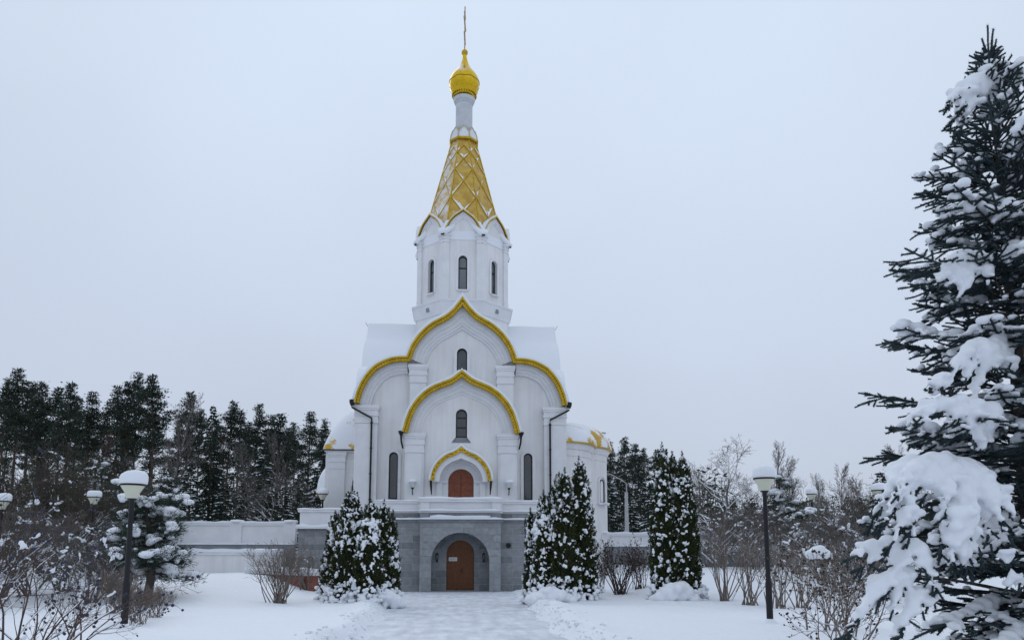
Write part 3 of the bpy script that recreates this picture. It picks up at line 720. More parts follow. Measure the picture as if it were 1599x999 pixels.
# ---- left annex and apses
def superdome(x0, x1, y0, y1, z0, H, name, m, nn=2.4, n=16):
    cx, cy = (x0+x1)/2, (y0+y1)/2; a, b = (x1-x0)/2, (y1-y0)/2; mb = MB(); vs = []; k = 2*n+1
    for i_ in range(k):
        for j in range(k):
            u, v = -1+i_/n, -1+j/n; u = math.sin(u*math.pi/2); v = math.sin(v*math.pi/2)
            h = (max(0, 1-abs(u)**nn)*max(0, 1-abs(v)**nn))**(1/nn)
            vs.append((cx+a*u, cy+b*v, z0+H*h+(.06*math.sin(3*u+5*v) if h > .3 else 0)))
    mb.add(vs, [(i_*k+j, (i_+1)*k+j, (i_+1)*k+j+1, i_*k+j+1) for i_ in range(k-1) for j in range(k-1)]); return part(mb, name, m, church, True)
YL = 45.0; xl = -at(508, 740, YL).x; zL = at(540, 704, YL).z
mb = MB(); mb.prism([(-xl, zt0-1), (-xl, zL), (-HW+.1, zL), (-HW+.1, zt0-1)], YL+.08, YL+.35, [arch(-(xl-2.02)-.12, .33, Zp(790, YL), Zp(745, YL), 12)])
mb.box(-xl, -xl+.25, YL+.351, 51.5, zt0-1, zL); mb.box(-xl+.26, -HW+.1, 51.2, 51.5, zt0-1, zL); part(mb, 'annex_wall', plaster)
wx = -(xl-2.02)-.12
pa, pb = at(514, 740, YL).x, at(539, 740, YL).x
mb = MB(); mb.box(pa, pb, YL-.04, YL+.078, zt0-1, Zp(733, YL)); capital(mb, pa, pb, YL-.04, Zp(733, YL), zL-.06, YL+.07, proud=.07)
mb.box(-xl-.05, -HW, YL-.12, YL+.07, zL-.058, zL+.02); mb.box(pb+.12, -HW, YL+.02, YL+.078, zL-.42, zL-.34)
mb.prism(arch(wx, .50, Zp(790, YL), Zp(745, YL)+.16), YL+.03, YL+.078, [arch(wx, .33, Zp(790, YL), Zp(745, YL))]); part(mb, 'annex_moulding', trimw)
window('window', wx, .33, Zp(790, YL), Zp(745, YL), YL+.2, bars=(.6,), sill=False)
mb = MB(); mb.box(-xl-.16, -HW, YL-.22, YL-.12, zL+.021, zL+.08); part(mb, 'eave_gutter', blackm)
superdome(-xl-.14, -HW+2.5, YL-.2, 51.8, zL+.05, Zp(631, YL+1.2)-zL, 'annex_roof', gold_apse, 2.2)
def apse(cx, cy, r, z0, ze, ht, rim, m, name='apse'):
    mb = MB(); mb.lathe([(r, z0), (r, ze-.75), (r+.04, ze-.74), (r+.04, ze-.62), (r+.0, ze-.6), (r, ze-.35), (r+.08, ze-.33), (r+.12, ze-.2), (r+.2, ze-.1), (r+.2, ze)], 40, (cx, cy, 0)); smooth_angle(part(mb, name+'_wall', plaster), 30)
    mb = MB(); mb.lathe([(r+.2, ze+.003), (r+.34, ze+.0), (r+.34, ze+.07)], 40, (cx, cy, 0)); part(mb, name+'_gilded_eave', gold)
    pr = [(r+.35, ze+.07), (r+.36, ze+.16)]+[((r+.30)*math.cos(t), ze+.2+ht*math.sin(t)**.9) for t in np.linspace(.1, math.pi/2, 12)]
    n = 40; vs = []
    mb = MB(); mb.lathe(pr, n, (cx, cy, 0)); V = mb.v[0]; f = np.clip((V[:, 2]-ze)/.4, 0, 1); V[:, 2] += f*.07*wob(V[:, 0]*2, V[:, 1]*2, 1.5)
    part(mb, name+'_roof', m, church, True)
apse(5.4, 45.9, 2.45, .5, 8.15, 1.25, 0, gold_apse)
apse(6.35, 48.9, 3.0, .5, 8.3, 1.7, 0, gold_apse)
apse(-7.75, 48.3, .85, .5, at(500, 771, 48).z, 1.75, 0, mat('gilded_small_roof', (.7, .43, .03), .4, .5, extra=snow_cover(.8, .33, 1, .42, 0, .05)))
# window of the larger apse, turned with the wall
an = R(-38); nx_, ny_ = math.cos(an), math.sin(an); tx, ty = -ny_, nx_
fr = lambda u, d, z: (6.35+nx_*(3.02-d)+tx*u, 48.9+ny_*(3.02-d)+ty*u, z)
za1, za0 = at(936, 748, 47).z, at(936, 786, 47).z
mb = MB(); mb.prism(arch(0, .50, za0, za1+.25), -.05, .30, [arch(0, .36, za0+.01, za1+.12)], fr=fr); part(mb, 'window_surround', trimw)
window('apse_window', 0, .30, za0+.05, za1, -.01, fr=fr, bars=(), sill=True)
mb = MB(); mb.prism([(-.55, za0-.08), (.55, za0-.08), (.5, za0+.06), (-.5, za0+.06)], -.22, -.05, fr=fr); part(mb, 'snow_cap', snow_fine)

# ---- terrace and stone basement
xw = P(132, 860, YW)[0]; xP = P(63, 860, YP)[0]
def Zw(py): return Zp(py, YW)
def Zq(py): return Zp(py, YP)
def ledge(mb, x0, x1, y0, y1, z0, z1, m=0, rnd=.05):
    """snow lying on a ledge, with a slumped rounded front edge"""
    n = max(3, int((x1-x0)/.35)); X = np.linspace(x0, x1, n+1); T = (z1-z0)
    sec = [(y0+.03, 0), (y0-.02, .35), (y0-.01, .75), (y0+.06, 1), ((y0+y1)/2, 1.08), (y1, 1.02)]
    vs = []
    for i_, x in enumerate(X):
        e_ = 1-.25*(i_ in (0, n)); h = T*e_*(1+.18*math.sin(x*2.3+y0)+.1*math.sin(x*5.1))
        vs += [(x, y+.012*math.sin(x*4.2), z0+h*k) for y, k in sec]
    k = len(sec); fs = [(i_*k+j, (i_+1)*k+j, (i_+1)*k+j+1, i_*k+j+1) for i_ in range(n) for j in range(k-1)]
    fs += [tuple(range(k-1, -1, -1)), tuple(n*k+j for j in range(k))]
    mb.add(vs, fs, m)
zst = Zw(797.5)                                            # top of stone band / foot of the white parapet
mb = MB()
ar, zsp = P(45.5, 876, YP)[0], None
az1 = Zq(831)
pout_ = [(-xP, -.3), (-xP, Zq(800.5)), (xP, Zq(800.5)), (xP, -.3)]
mb.prism(pout_, YP, YP+.35, [arch(0, ar, -.29, az1, 20)])
part(mb, 'stone_portal', stone_portal); mb = MB()
for s in (-1, 1):
    mb = MB(); mb.box(*sorted((s*xw, s*xP)), YW, YW+.4, -.3, Zw(801)); mb.box(*sorted((s*xw, s*(xw-.4))), YW+.401, 41.5, -.3, Zw(801))
    mb.box(*sorted((s*xP, s*(xP-.35))), YP+.351, YW+.3, -.3, Zq(802)); part(mb, 'stone_basement', stone)
# voussoirs of both arches
def voussoirs(mb, r0, r1, zc, y0, y1, n, gap=.012, lim=9):
    for i_ in range(n):
        a0, a1 = math.pi*i_/n+gap/r0, math.pi*(i_+1)/n-gap/r0; aa = np.linspace(a0, a1, 3); j = .0 if i_ % 2 else .05
        R_ = [min(r1-j, lim/max(1e-3, abs(math.cos(a)))) for a in aa[::-1]]; p = [(r0*math.cos(a), zc+r0*math.sin(a)) for a in aa]+[(q_*math.cos(a), zc+q_*math.sin(a)) for q_, a in zip(R_, aa[::-1])]
        mb.prism(p, y0-.004*(i_ % 3), y1)
zcen = az1-ar
mb = MB(); voussoirs(mb, ar+.002, ar+.82, zcen, YP-.010, YP+.1, 19, .006, xP-.03); part(mb, 'arch_voussoirs', stone_portal)
YD = YP+1.25; dr = P(21.6, 880, YD)[0]; dzt = Zp(843, YD); 
mb = MB(); mb.prism([(-ar-.1, -.2), (-ar-.1, az1+.2), (ar+.1, az1+.2), (ar+.1, -.2)], YD-.12, YD+.05, [arch(0, dr, -.19, dzt, 18)])
# barrel vault and cheeks of the porch
A_ = arch(0, ar, -.2, az1, 20); mb.ring(A_, offset(A_, -.12), YP+.351, YD-.121); part(mb, 'porch_wall', stone)
mb = MB(); voussoirs(mb, dr+.002, dr+.30, dzt-dr, YD-.15, YD-.08, 13); part(mb, 'door_voussoirs', stone_plain)
door('main_door', dr+.04, .06, dzt+.03, YD+.06, wood, church, 8, 'brown panelled arched double door in the stone porch')
mb = MB(); mb.box(-xP+.1, xP-.1, YP-.10, YD, -.1, .055); part(mb, 'threshold', stone_plain)
# bands, cornices, parapet
mb = MB()
for x0, x1, y in ((-xw, -xP-.11, YW), (xP+.11, xw, YW)):
    mb.box(x0-.0, x1+.0, y-.06, y+.4, Zw(815), Zw(811.5))
mb.box(-xP-.08, xP+.08, YP-.10, YP+.3, Zq(814.5), Zq(811))
mb.box(-xP-.02, -xP+.42, YP-.05, YP-.002, Zq(810), Zq(800)); mb.box(xP-.42, xP+.02, YP-.05, YP-.002, Zq(810), Zq(800))
part(mb, 'stone_cornice', stone_plain)
mb = MB()
mb.box(-xw, -xP-.12, YW+.02, YW+.38, Zw(800.9), Zw(786)); mb.box(xP+.12, xw, YW+.02, YW+.38, Zw(800.9), Zw(786))
mb.box(-xw-.04, -xP-.12, YW-.06, YW+.42, Zw(786)+.002, Zw(783)); mb.box(xP+.12, xw+.04, YW-.06, YW+.42, Zw(786)+.002, Zw(783))
mb.box(-xw-.02, -xP-.12, YW-.05, YW+.018, Zw(800.8), Zw(799)); mb.box(xP+.12, xw+.02, YW-.05, YW+.018, Zw(800.8), Zw(799))
mb.box(-xP+.02, xP-.02, YP+.03, YP+.35, Zq(800.4), Zq(783.5)); mb.box(-xP-.08, xP+.08, YP-.10, YP+.42, Zq(783.4), Zq(780)); mb.box(-xP-.06, xP+.06, YP-.08, YP+.028, Zq(800.3), Zq(798.3))
for s in (-1, 1):
    a, b = sorted((s*(xP), s*(xP-.42))); mb.box(a, b, YP-.04, YP+.4, Zq(798.2), Zq(783.5))
    mb.box(*sorted((s*(xP+.11), s*(xP-.2))), YP+.36, YW+.4, Zq(800), Zq(783.6))
for s in (-1, 1): mb.box(*sorted((s*xw, s*(xw-.36))), YW+.381, 41.5, Zw(801), Zw(783.5))
part(mb, 'parapet', trimw)
mb = MB(); ledge(mb, -xw-.06, -xP-.12, YW-.10, YW+.42, Zw(783)+.002, Zw(780.3)); ledge(mb, xP+.12, xw+.06, YW-.10, YW+.42, Zw(783)+.002, Zw(780.3))
ledge(mb, -xP-.10, xP+.10, YP-.14, YP+.42, Zq(780)+.002, Zq(775.8))
ledge(mb, -xw-.03, -xP-.1, YW-.16, YW-.0, Zw(798.8), Zw(796)); ledge(mb, xP+.1, xw+.03, YW-.16, YW-.0, Zw(798.8), Zw(796))
ledge(mb, -xP-.07, xP+.07, YP-.18, YP+.0, Zq(798.2), Zq(794.8))
ledge(mb, -xw, -xP-.12, YW-.17, YW+.0, Zw(811.4), Zw(808)); ledge(mb, xP+.12, xw, YW-.17, YW+.0, Zw(811.4), Zw(808))
ledge(mb, -xP-.1, xP+.1, YP-.2, YP+.0, Zq(810.9), Zq(808)); ledge(mb, -xP+.45, xP-.5, YP-.19, YP-.0, Zq(809.0), Zq(804.5))
for s in (-1, 1): mb.box(*sorted((s*(xw+.05), s*(xw-.40))), YW+.42, 41.5, Zw(783.4), Zw(779.8))
part(mb, 'snow_cap', snow_fine, smooth=True)
mb = MB(); mb.box(-xw+.3, xw-.3, YP+1.4, 54, ZT-.25, ZT); part(mb, 'terrace_deck', snow_fine)
# right round air vent in the basement
mb = MB(); mb.lathe([(0, 0), (.10, 0), (.12, .04), (.12, .1)], 12, (0, 0, 0)); V = mb.v[0].copy(); x_, z_ = P(75, 851, YW); mb.v[0] = np.stack([V[:, 0]+x_, YW-.06+V[:, 2]*.5, V[:, 1]+z_], 1); part(mb, 'air_vent', blackm)
# rear terrace block left and right
YT = 41.5; xt = -at(467, 810, YT).x
def Zt(py): return Zp(py, YT)
mb = MB(); mb.box(-xt, -xw-.0, YT, YT+.4, -.2, Zt(826)); mb.box(-xt, -xt+.4, YT+.41, 56, -.2, Zt(826)); part(mb, 'rear_basement', stone); mb = MB(); mb.box(xw, 6.2, YT, YT+.4, -.2, Zt(826)); mb.box(5.8, 6.2, YT+.41, 45, -.2, Zt(826)); part(mb, 'rear_basement', stone)
mb = MB(); mb.box(-xt+.05, -xw-.0, YT+.03, YT+.35, Zt(826)+.003, Zt(800)); mb.box(-xt-.05, -xw-.0, YT-.06, YT+.42, Zt(800)+.003, Zt(797))
mb.box(xw, 6.15, YT+.03, YT+.35, Zt(826)+.003, Zt(800)); mb.box(5.85, 6.15, YT+.43, 45, Zt(826)+.003, Zt(800)); mb.box(-xt+.05, -xt+.36, YT+.43, 56, Zt(826)+.003, Zt(797)); part(mb, 'parapet', trimw)
mb = MB(); ledge(mb, -xt-.08, -xw-.0, YT-.1, YT+.42, Zt(797)+.004, Zt(793.5)); ledge(mb, -xt-.1, -xw, YT-.3, YT+.02, Zt(825.9), Zt(819)); ledge(mb, xw, 6.2, YT-.1, YT+.42, Zt(800)+.004, Zt(795)); part(mb, 'snow_cap', snow_fine, smooth=True)

# ------------------------------------------------------------------ lamps
def wall_lamp(x, y, z, lab):
    r_ = empty('wall_lamp', (x, y, z), lab, 'wall lamp', 'white bowl lamps on the church front')
    mb = MB(); mb.tube([(x, y+.28, z-.28), (x, y+.12, z-.30), (x, y, z-.22), (x, y, z-.02)], .03, 6); mb.lathe([(0, -.06), (.05, -.05), (.085, .03), (0, .04)], 12, (x, y, z)); part(mb, 'bracket', blackm, r_)
    mb = MB(); mb.lathe([(.07, .03), (.10, .06), (.17, .27), (.205, .30), (0, .301)], 20, (x, y, z)); part(mb, 'lamp_shade', frostw, r_, True)
    mb = MB(); mb.lathe([(.21, .29), (.235, .33), (.22, .39), (.15, .44), (0, .46)], 20, (x, y, z)); part(mb, 'snow_cap', snow_fine, r_, True)
for s, t in ((-1, 'left'), (1, 'right')):
    x, z = P(74.5, 763, YA); wall_lamp(s*x, YA-.32, z, 'snow capped white bowl lamp on the pilaster %s of the upper door' % t)
def park_lamp(px, Y, py_top, wpx, lab, py_base=None, tilt=0):
    top = at(px, py_top, Y); rad = wpx/2*(top.y/1200)*1.0
    b = at(px, py_top, Y); base = (b.x, Y, float(gz(b.x, Y))-.05)
    r_ = empty('street_lamp', base, lab, 'street lamp', 'snow capped park lamps')
    k = rad/.295; zt = top.z; x = b.x; y = Y
    mb = MB(); mb.lathe([(.078*k, 0), (.078*k, .9), (.060*k, .95), (.050*k, zt-base[2]-.62*k), (.06*k, zt-base[2]-.60*k), (.11*k, zt-base[2]-.55*k), (0, zt-base[2]-.54*k)], 12, base); smooth_angle(part(mb, 'pole', blackm, r_))
    z0 = zt-.55*k
    mb = MB(); mb.lathe([(.10*k, 0), (.125*k, .02*k), (.155*k, .13*k), (.245*k, .275*k), (.25*k, .30*k), (0, .302*k)], 28, (x, y, z0)); part(mb, 'lamp_shade', frost, r_, True)
    mb = MB(); mb.lathe([(.25*k, .275*k), (.262*k, .28*k), (.262*k, .315*k), (.2*k, .33*k)], 28, (x, y, z0)); part(mb, 'rim', blackm, r_)
    mb = MB(); mb.lathe([(.262*k, .317*k), (.284*k, .33*k), (.292*k, .39*k), (.288*k, .48*k), (.262*k, .545*k), (.20*k, .585*k), (.10*k, .605*k), (0, .61*k)], 28, (x, y, z0))
    V = mb.v[0]; V[:, 2] += .02*k*np.sin(V[:, 0]*9+px)*(V[:, 2] > z0+.33*k); V[:, 0] += .02*k*(V[:, 2]-z0)/.5; part(mb, 'snow_cap', snow_fine, r_, True)
    mb = MB(); mb.lathe([(.16, -.02), (.12, .05), (.06, .10), (.03, .11)], 12, (x, y, base[2]+.05)); part(mb, 'snow_foot', snow_fine, r_, True)
park_lamp(209, 15.4, 739, 41, 'tall black park lamp with cream shade, nearest to the camera on the left')
park_lamp(148, 30, 767, 21, 'small distant park lamp in front of the dark pines left of the snowy pine')
park_lamp(5, 23, 772, 24, 'park lamp partly hidden by twigs at the left edge')
park_lamp(1193, 16.4, 731, 39, 'tall black park lamp with cream shade, standing between the thuja and the blue spruce')
park_lamp(1267, 34, 764, 18, 'small distant park lamp in front of the bare birches on the right')
park_lamp(1371, 26, 756, 24, 'park lamp whose cap shows just left of the big spruce')
park_lamp(505, 44.0, 764, 17, 'park lamp beside the small gilded roof behind the left parapet')
def lantern(x, lab):
    z = Zp(868, YD-.3); y = YD-.36
    r_ = empty('wall_lantern', (x, y, z), lab, 'lantern', 'black lanterns in the porch')
    mb = MB(); mb.lathe([(0, -.17), (.03, -.15), (.05, -.10), (.075, .06), (0, .065)], 6, (x, y, z)); part(mb, 'lamp_glass', glass, r_)
    mb = MB(); mb.lathe([(.09, .066), (.05, .12), (.01, .17), (0, .18)], 6, (x, y, z)); mb.tube([(x, y+.25, z-.2), (x, y+.1, z-.24), (x, y, z-.17)], .018, 5); mb.box(x-.04, x+.04, y+.20, y+.235, z-.28, z-.1); part(mb, 'bracket', blackm, r_)
lantern(P(-36, 868, YD)[0], 'black iron lantern left of the brown basement door'); lantern(P(36, 868, YD)[0], 'black iron lantern right of the brown basement door')
# notice on the door
x0, z0 = P(-18, 875.5, YD); x1, z1 = P(-5, 869.5, YD); yn = YD+.02
no = empty('notice', (x0, yn, z0), 'small white paper notice fixed to the brown basement door', 'notice')
mb = MB(); mb.box(x0, x1, yn, yn+.012, z0, z1); part(mb, 'sheet', paper, no)
mb = MB()
for q_ in range(2): mb.box(x0+.04, x1-.05-.03*q_, yn-.004, yn-.001, z0+.055+.05*q_, z0+.07+.05*q_)
part(mb, 'lettering', ink, no)
# street light beyond the right apse
b0 = at(977, 700, 62); b0.z = 2.0; zt_ = at(974, 768, 62).z; zta = at(974, 748, 62).z
sl = empty('street_light', b0, 'tall pale concrete street light with curved arm right of the apse', 'street light')
mb = MB(); mb.tube([(b0.x, 62, 1.8), (b0.x, 62, zt_)], [.20, .13], 8); part(mb, 'pole', concrete, sl)
mb = MB(); mb.tube([(b0.x, 61.9, zt_-.5), (b0.x, 61.9, zt_+.7), (b0.x-.35, 61.8, zta-.1), (b0.x-1.3, 61.6, zta+.35), (b0.x-1.9, 61.5, zta+.45)], .038, 6)
mb.tube([(b0.x-1.7, 61.5, zta+.42), (b0.x-2.5, 61.4, zta+.5)], [.10, .13], 8); part(mb, 'arm', concrete, sl)

# ------------------------------------------------------------------ garden walls
def wall(pts, z0, z1, thick, name, lab, mlow, mup, zsplit=None, snowt=.12, posts=(), cat='wall'):
    r_ = empty(name, (pts[0][0], pts[0][1], z0), lab, cat)
    p = np.array(pts, float); d = unit(np.gradient(p, axis=0)); nrm = np.stack([d[:, 1], -d[:, 0]], 1)
    def strip(a, b, ta, tb, m, nm, rough=0):
        mb = MB(); vs = []
        for i_ in range(len(p)):
            e_ = rough*math.sin(i_*1.7)+rough*.5*math.sin(i_*4.1)
            for t, z in ((ta, a), (ta, b+e_), (tb, b+e_), (tb, a)): vs.append((p[i_, 0]+nrm[i_, 0]*t, p[i_, 1]+nrm[i_, 1]*t, z))
        k = len(p); fs = [(4*i_+j, 4*i_+4+j, 4*i_+4+(j+1) % 4, 4*i_+(j+1) % 4) for i_ in range(k-1) for j in range(4)]+[(3, 2, 1, 0), (4*k-4, 4*k-3, 4*k-2, 4*k-1)]
        mb.add(vs, fs); return part(mb, nm, m, r_)
    zs = zsplit if zsplit else z0
    if zsplit:
        strip(z0, zs, thick/2+.06, -thick/2, mlow, 'stone_footing'); strip(zs+.003, zs+.10, thick/2+.16, thick/2+.003, snow_fine, 'snow_ledge', .03)
    strip(zs+.002, z1-.12, thick/2, -thick/2+.003, mup, 'wall_panel'); strip(z1-.118, z1, thick/2+.07, -thick/2-.05, trimw, 'coping')
    strip(z1+.002, z1+snowt, thick/2+.10, -thick/2-.08, snow_fine, 'snow_cap', .025)
    for t in posts:
        j = t*(len(p)-1); a = int(min(j, len(p)-2)); c = p[a]+(p[a+1]-p[a])*(j-a); f_ = thick/2+.09
        mb = MB(); mb.box(c[0]-.35, c[0]+.35, c[1]-f_, c[1]+f_, zs+.004, z1+.06); po = part(mb, 'post', trimw, r_)
        mb = MB(); mb.lathe([(.42, 0), (.44, .06), (.36, .14), (0, .17)], 12, (c[0], c[1], z1+.062)); part(mb, 'snow_cap', snow_fine, po, True)
YG = 46.0
xa, xb = at(130, 830, YG).x, at(462, 830, YG).x
wall([(x, YG) for x in np.linspace(xa, xb, 30)], .5, at(400, 817, YG).z, .4, 'terrace_wall', 'white terrace wall with snow capped posts left of the church, before the pines', stone_plain, trimw, at(400, 850, YG).z, .12, (.72, .975))
wall([(x, YG+8) for x in np.linspace(xa-14, xa+2, 14)], .5, at(300, 822, YG).z, .4, 'terrace_wall', 'far white wall at the left edge behind the thicket', stone_plain, trimw, None, .12)
pw = []
for x, y in [(-16.5, 37.6), (-14.5, 37.8), (-12.8, 38.0), (-11.4, 38.2), (-10.4, 38.7), (-9.8, 39.5), (-9.6, 40.6), (-9.6, 41.4)]: pw.append((x, y))
pw = smoothline(pw, 4)
wall(pw, .4, at(320, 862, 38).z, .45, 'low_wall', 'low curved pale wall under a thick snow cap, below the terrace wall', stone_plain, plaster, None, .17)
brk = [tuple(at(392, 880, 35.5).xy), tuple(at(440, 880, 32.5).xy), tuple(at(491, 880, 30.0).xy)]
zb_ = at(480, 893, 30.5).z
wall(smoothline(brk, 5), .0, zb_, .4, 'brick_wall', 'low red brick wall behind the bare shrub, sloping towards the path', brick, brick, None, .14)
wall([(x, 47.5) for x in np.linspace(at(925, 830, 47.5).x, at(1118, 830, 47.5).x, 20)], 1.0, at(1000, 834, 47.5).z, .4, 'terrace_wall', 'snow topped pale wall between the apse and the single thuja clump', stone_plain, trimw, at(1000, 853, 47.5).z, .14, (.08,))
wall([(x, 43.0+.02*x) for x in np.linspace(at(1090, 830, 43).x, at(1330, 830, 43).x, 24)], 1.0, at(1150, 857, 43).z, .4, 'low_wall', 'low snow covered wall behind the tan shrubs right of the thuja', stone_plain, stone_plain, None, .16)
# ------------------------------------------------------------------ vegetation
def rod(d, ax, ang):
    ax = ax/(np.linalg.norm(ax)+1e-9); c, s = math.cos(ang), math.sin(ang)
    return d*c+np.cross(ax, d)*s+ax*np.dot(ax, d)*(1-c)
def grow(p, d, L, r, depth, o, S):
    """recursive bare branching; S collects (a, b, ra, rb, depth)"""
    n = o['seg'][min(depth, len(o['seg'])-1)]; st = L/n; kids = o['kids'][min(depth, len(o['kids'])-1)]
    last = depth >= o['depth']; pts = []
    for i in range(n):
        d = d+rng.normal(0, o['wob'], 3)+np.array([0, 0, o['up'][min(depth, len(o['up'])-1)]]); d /= np.linalg.norm(d)
        q = p+d*st; r1 = r*(1-.75*(i+1)/n)+r*.02 if not last else r*(1-.6*(i+1)/n)
        r0 = r*(1-.75*i/n)+r*.02 if not last else r*(1-.6*i/n)
        S.append((p, q, r0, r1, depth)); pts.append((q, d, r1)); p = q
    if last: return
    f0 = o['from'][min(depth, len(o['from'])-1)]
    for j in range(kids):
        t = f0+(1-f0)*(j+rng.random())/kids; i = min(n-1, int(t*n)); q, dd, rr = pts[i]
        ax = np.cross(dd, rng.normal(size=3)); nd = rod(dd, ax, R(rng.uniform(*o['ang'])))
        grow(q, nd, L*o['len'][min(depth, len(o['len'])-1)]*(1.15-o.get('taper', .5)*t)*rng.uniform(.75, 1.15), max(rr*.62, r*.16, .0015), depth+1, o, S)
def seg_arrays(S):
    return (np.array([s[0] for s in S]), np.array([s[1] for s in S]), np.array([s[2] for s in S]), np.array([s[3] for s in S]), np.array([s[4] for s in S]))
def snow_on(mb, A, B, ra, rb, minr, frac=.8, k=1.1, m=0, lift=.75):
    d = unit(B-A); ok = (ra > minr) & (np.abs(d[:, 2]) < .8) & (rng.random(len(A)) < frac)
    up = np.array([0, 0, 1.]); segs_mesh(mb, A[ok]+up*(ra[ok]*lift)[:, None], B[ok]+up*(rb[ok]*lift)[:, None], ra[ok]*k, np.maximum(rb[ok], ra[ok]*.5)*k, 4, m)
def bare_mesh(o, height, r0, m, snowr=None, minr=.006, frac=.8, stems=1, spread=0, org=(0, 0, 0), lean=(0, 0)):
    S = []
    for s in range(stems):
        a = rng.uniform(0, 6.28); t = spread*math.sqrt(rng.random()) if stems > 1 else 0
        d = np.array([math.cos(a)*t+lean[0], math.sin(a)*t+lean[1], 1.]); d /= np.linalg.norm(d)
        p0 = np.array([rng.normal(0, .12), rng.normal(0, .12), 0])*(1 if stems > 1 else 0)
        grow(p0, d, height*rng.uniform(.75, 1.05) if stems > 1 else height, r0, 0, o, S)
    A, B, ra, rb, dp = seg_arrays(S); ra = np.maximum(ra, minr); rb = np.maximum(rb, minr*.8)
    return A, B, ra, rb, dp
def make_bare(name, label, cat, o, height, r0, m, snow_min=None, minr=.006, frac=.8, stems=1, spread=0, lean=(0, 0), group=None, k=1.1, twig=None):
    root = empty(name, (0, 0, 0), label, cat, group)
    A, B, ra, rb, dp = bare_mesh(o, height, r0, m, None, minr, frac, stems, spread, lean=lean)
    big = dp <= (0 if stems == 1 else 0)
    mb = MB(); segs_mesh(mb, A[big], B[big], ra[big], rb[big], 6)
    mb.build('trunk' if stems == 1 else 'stems', m, root, True)
    mb = MB(); segs_mesh(mb, A[~big], B[~big], ra[~big], rb[~big], 3); mb.build('branches', twig or m, root, True)
    if snow_min is not None:
        mb = MB(); snow_on(mb, A, B, ra, rb, snow_min, frac, k)
        if mb.n: mb.build('snow_cap', snow_fine, root, True)
    root['_'] = 0; del root['_']
    return root, (A, B, ra, rb, dp)
def top_of(root): return max(v.co.z for c in root.children for v in c.data.vertices)
def place(root, x, y, rz=0, s=1, z=None, label=None, sz=None, tilt=0):
    root.location = (x, y, float(gz(x, y))-.05 if z is None else z); root.rotation_euler = (tilt, 0, rz); root.scale = (s, s, sz or s)
    if label: root['label'] = label
    return root
ORDN = ['first', 'second', 'third', 'fourth', 'fifth', 'sixth', 'seventh', 'eighth', 'ninth', 'tenth', 'eleventh', 'twelfth', 'thirteenth', 'fourteenth', 'fifteenth', 'sixteenth', 'seventeenth', 'eighteenth', 'nineteenth', 'twentieth', 'twenty-first', 'twenty-second', 'twenty-third', 'twenty-fourth', 'twenty-fifth', 'twenty-sixth', 'twenty-seventh', 'twenty-eighth', 'twenty-ninth', 'thirtieth', 'thirty-first', 'thirty-second', 'thirty-third', 'thirty-fourth', 'thirty-fifth', 'thirty-sixth', 'thirty-seventh', 'thirty-eighth']

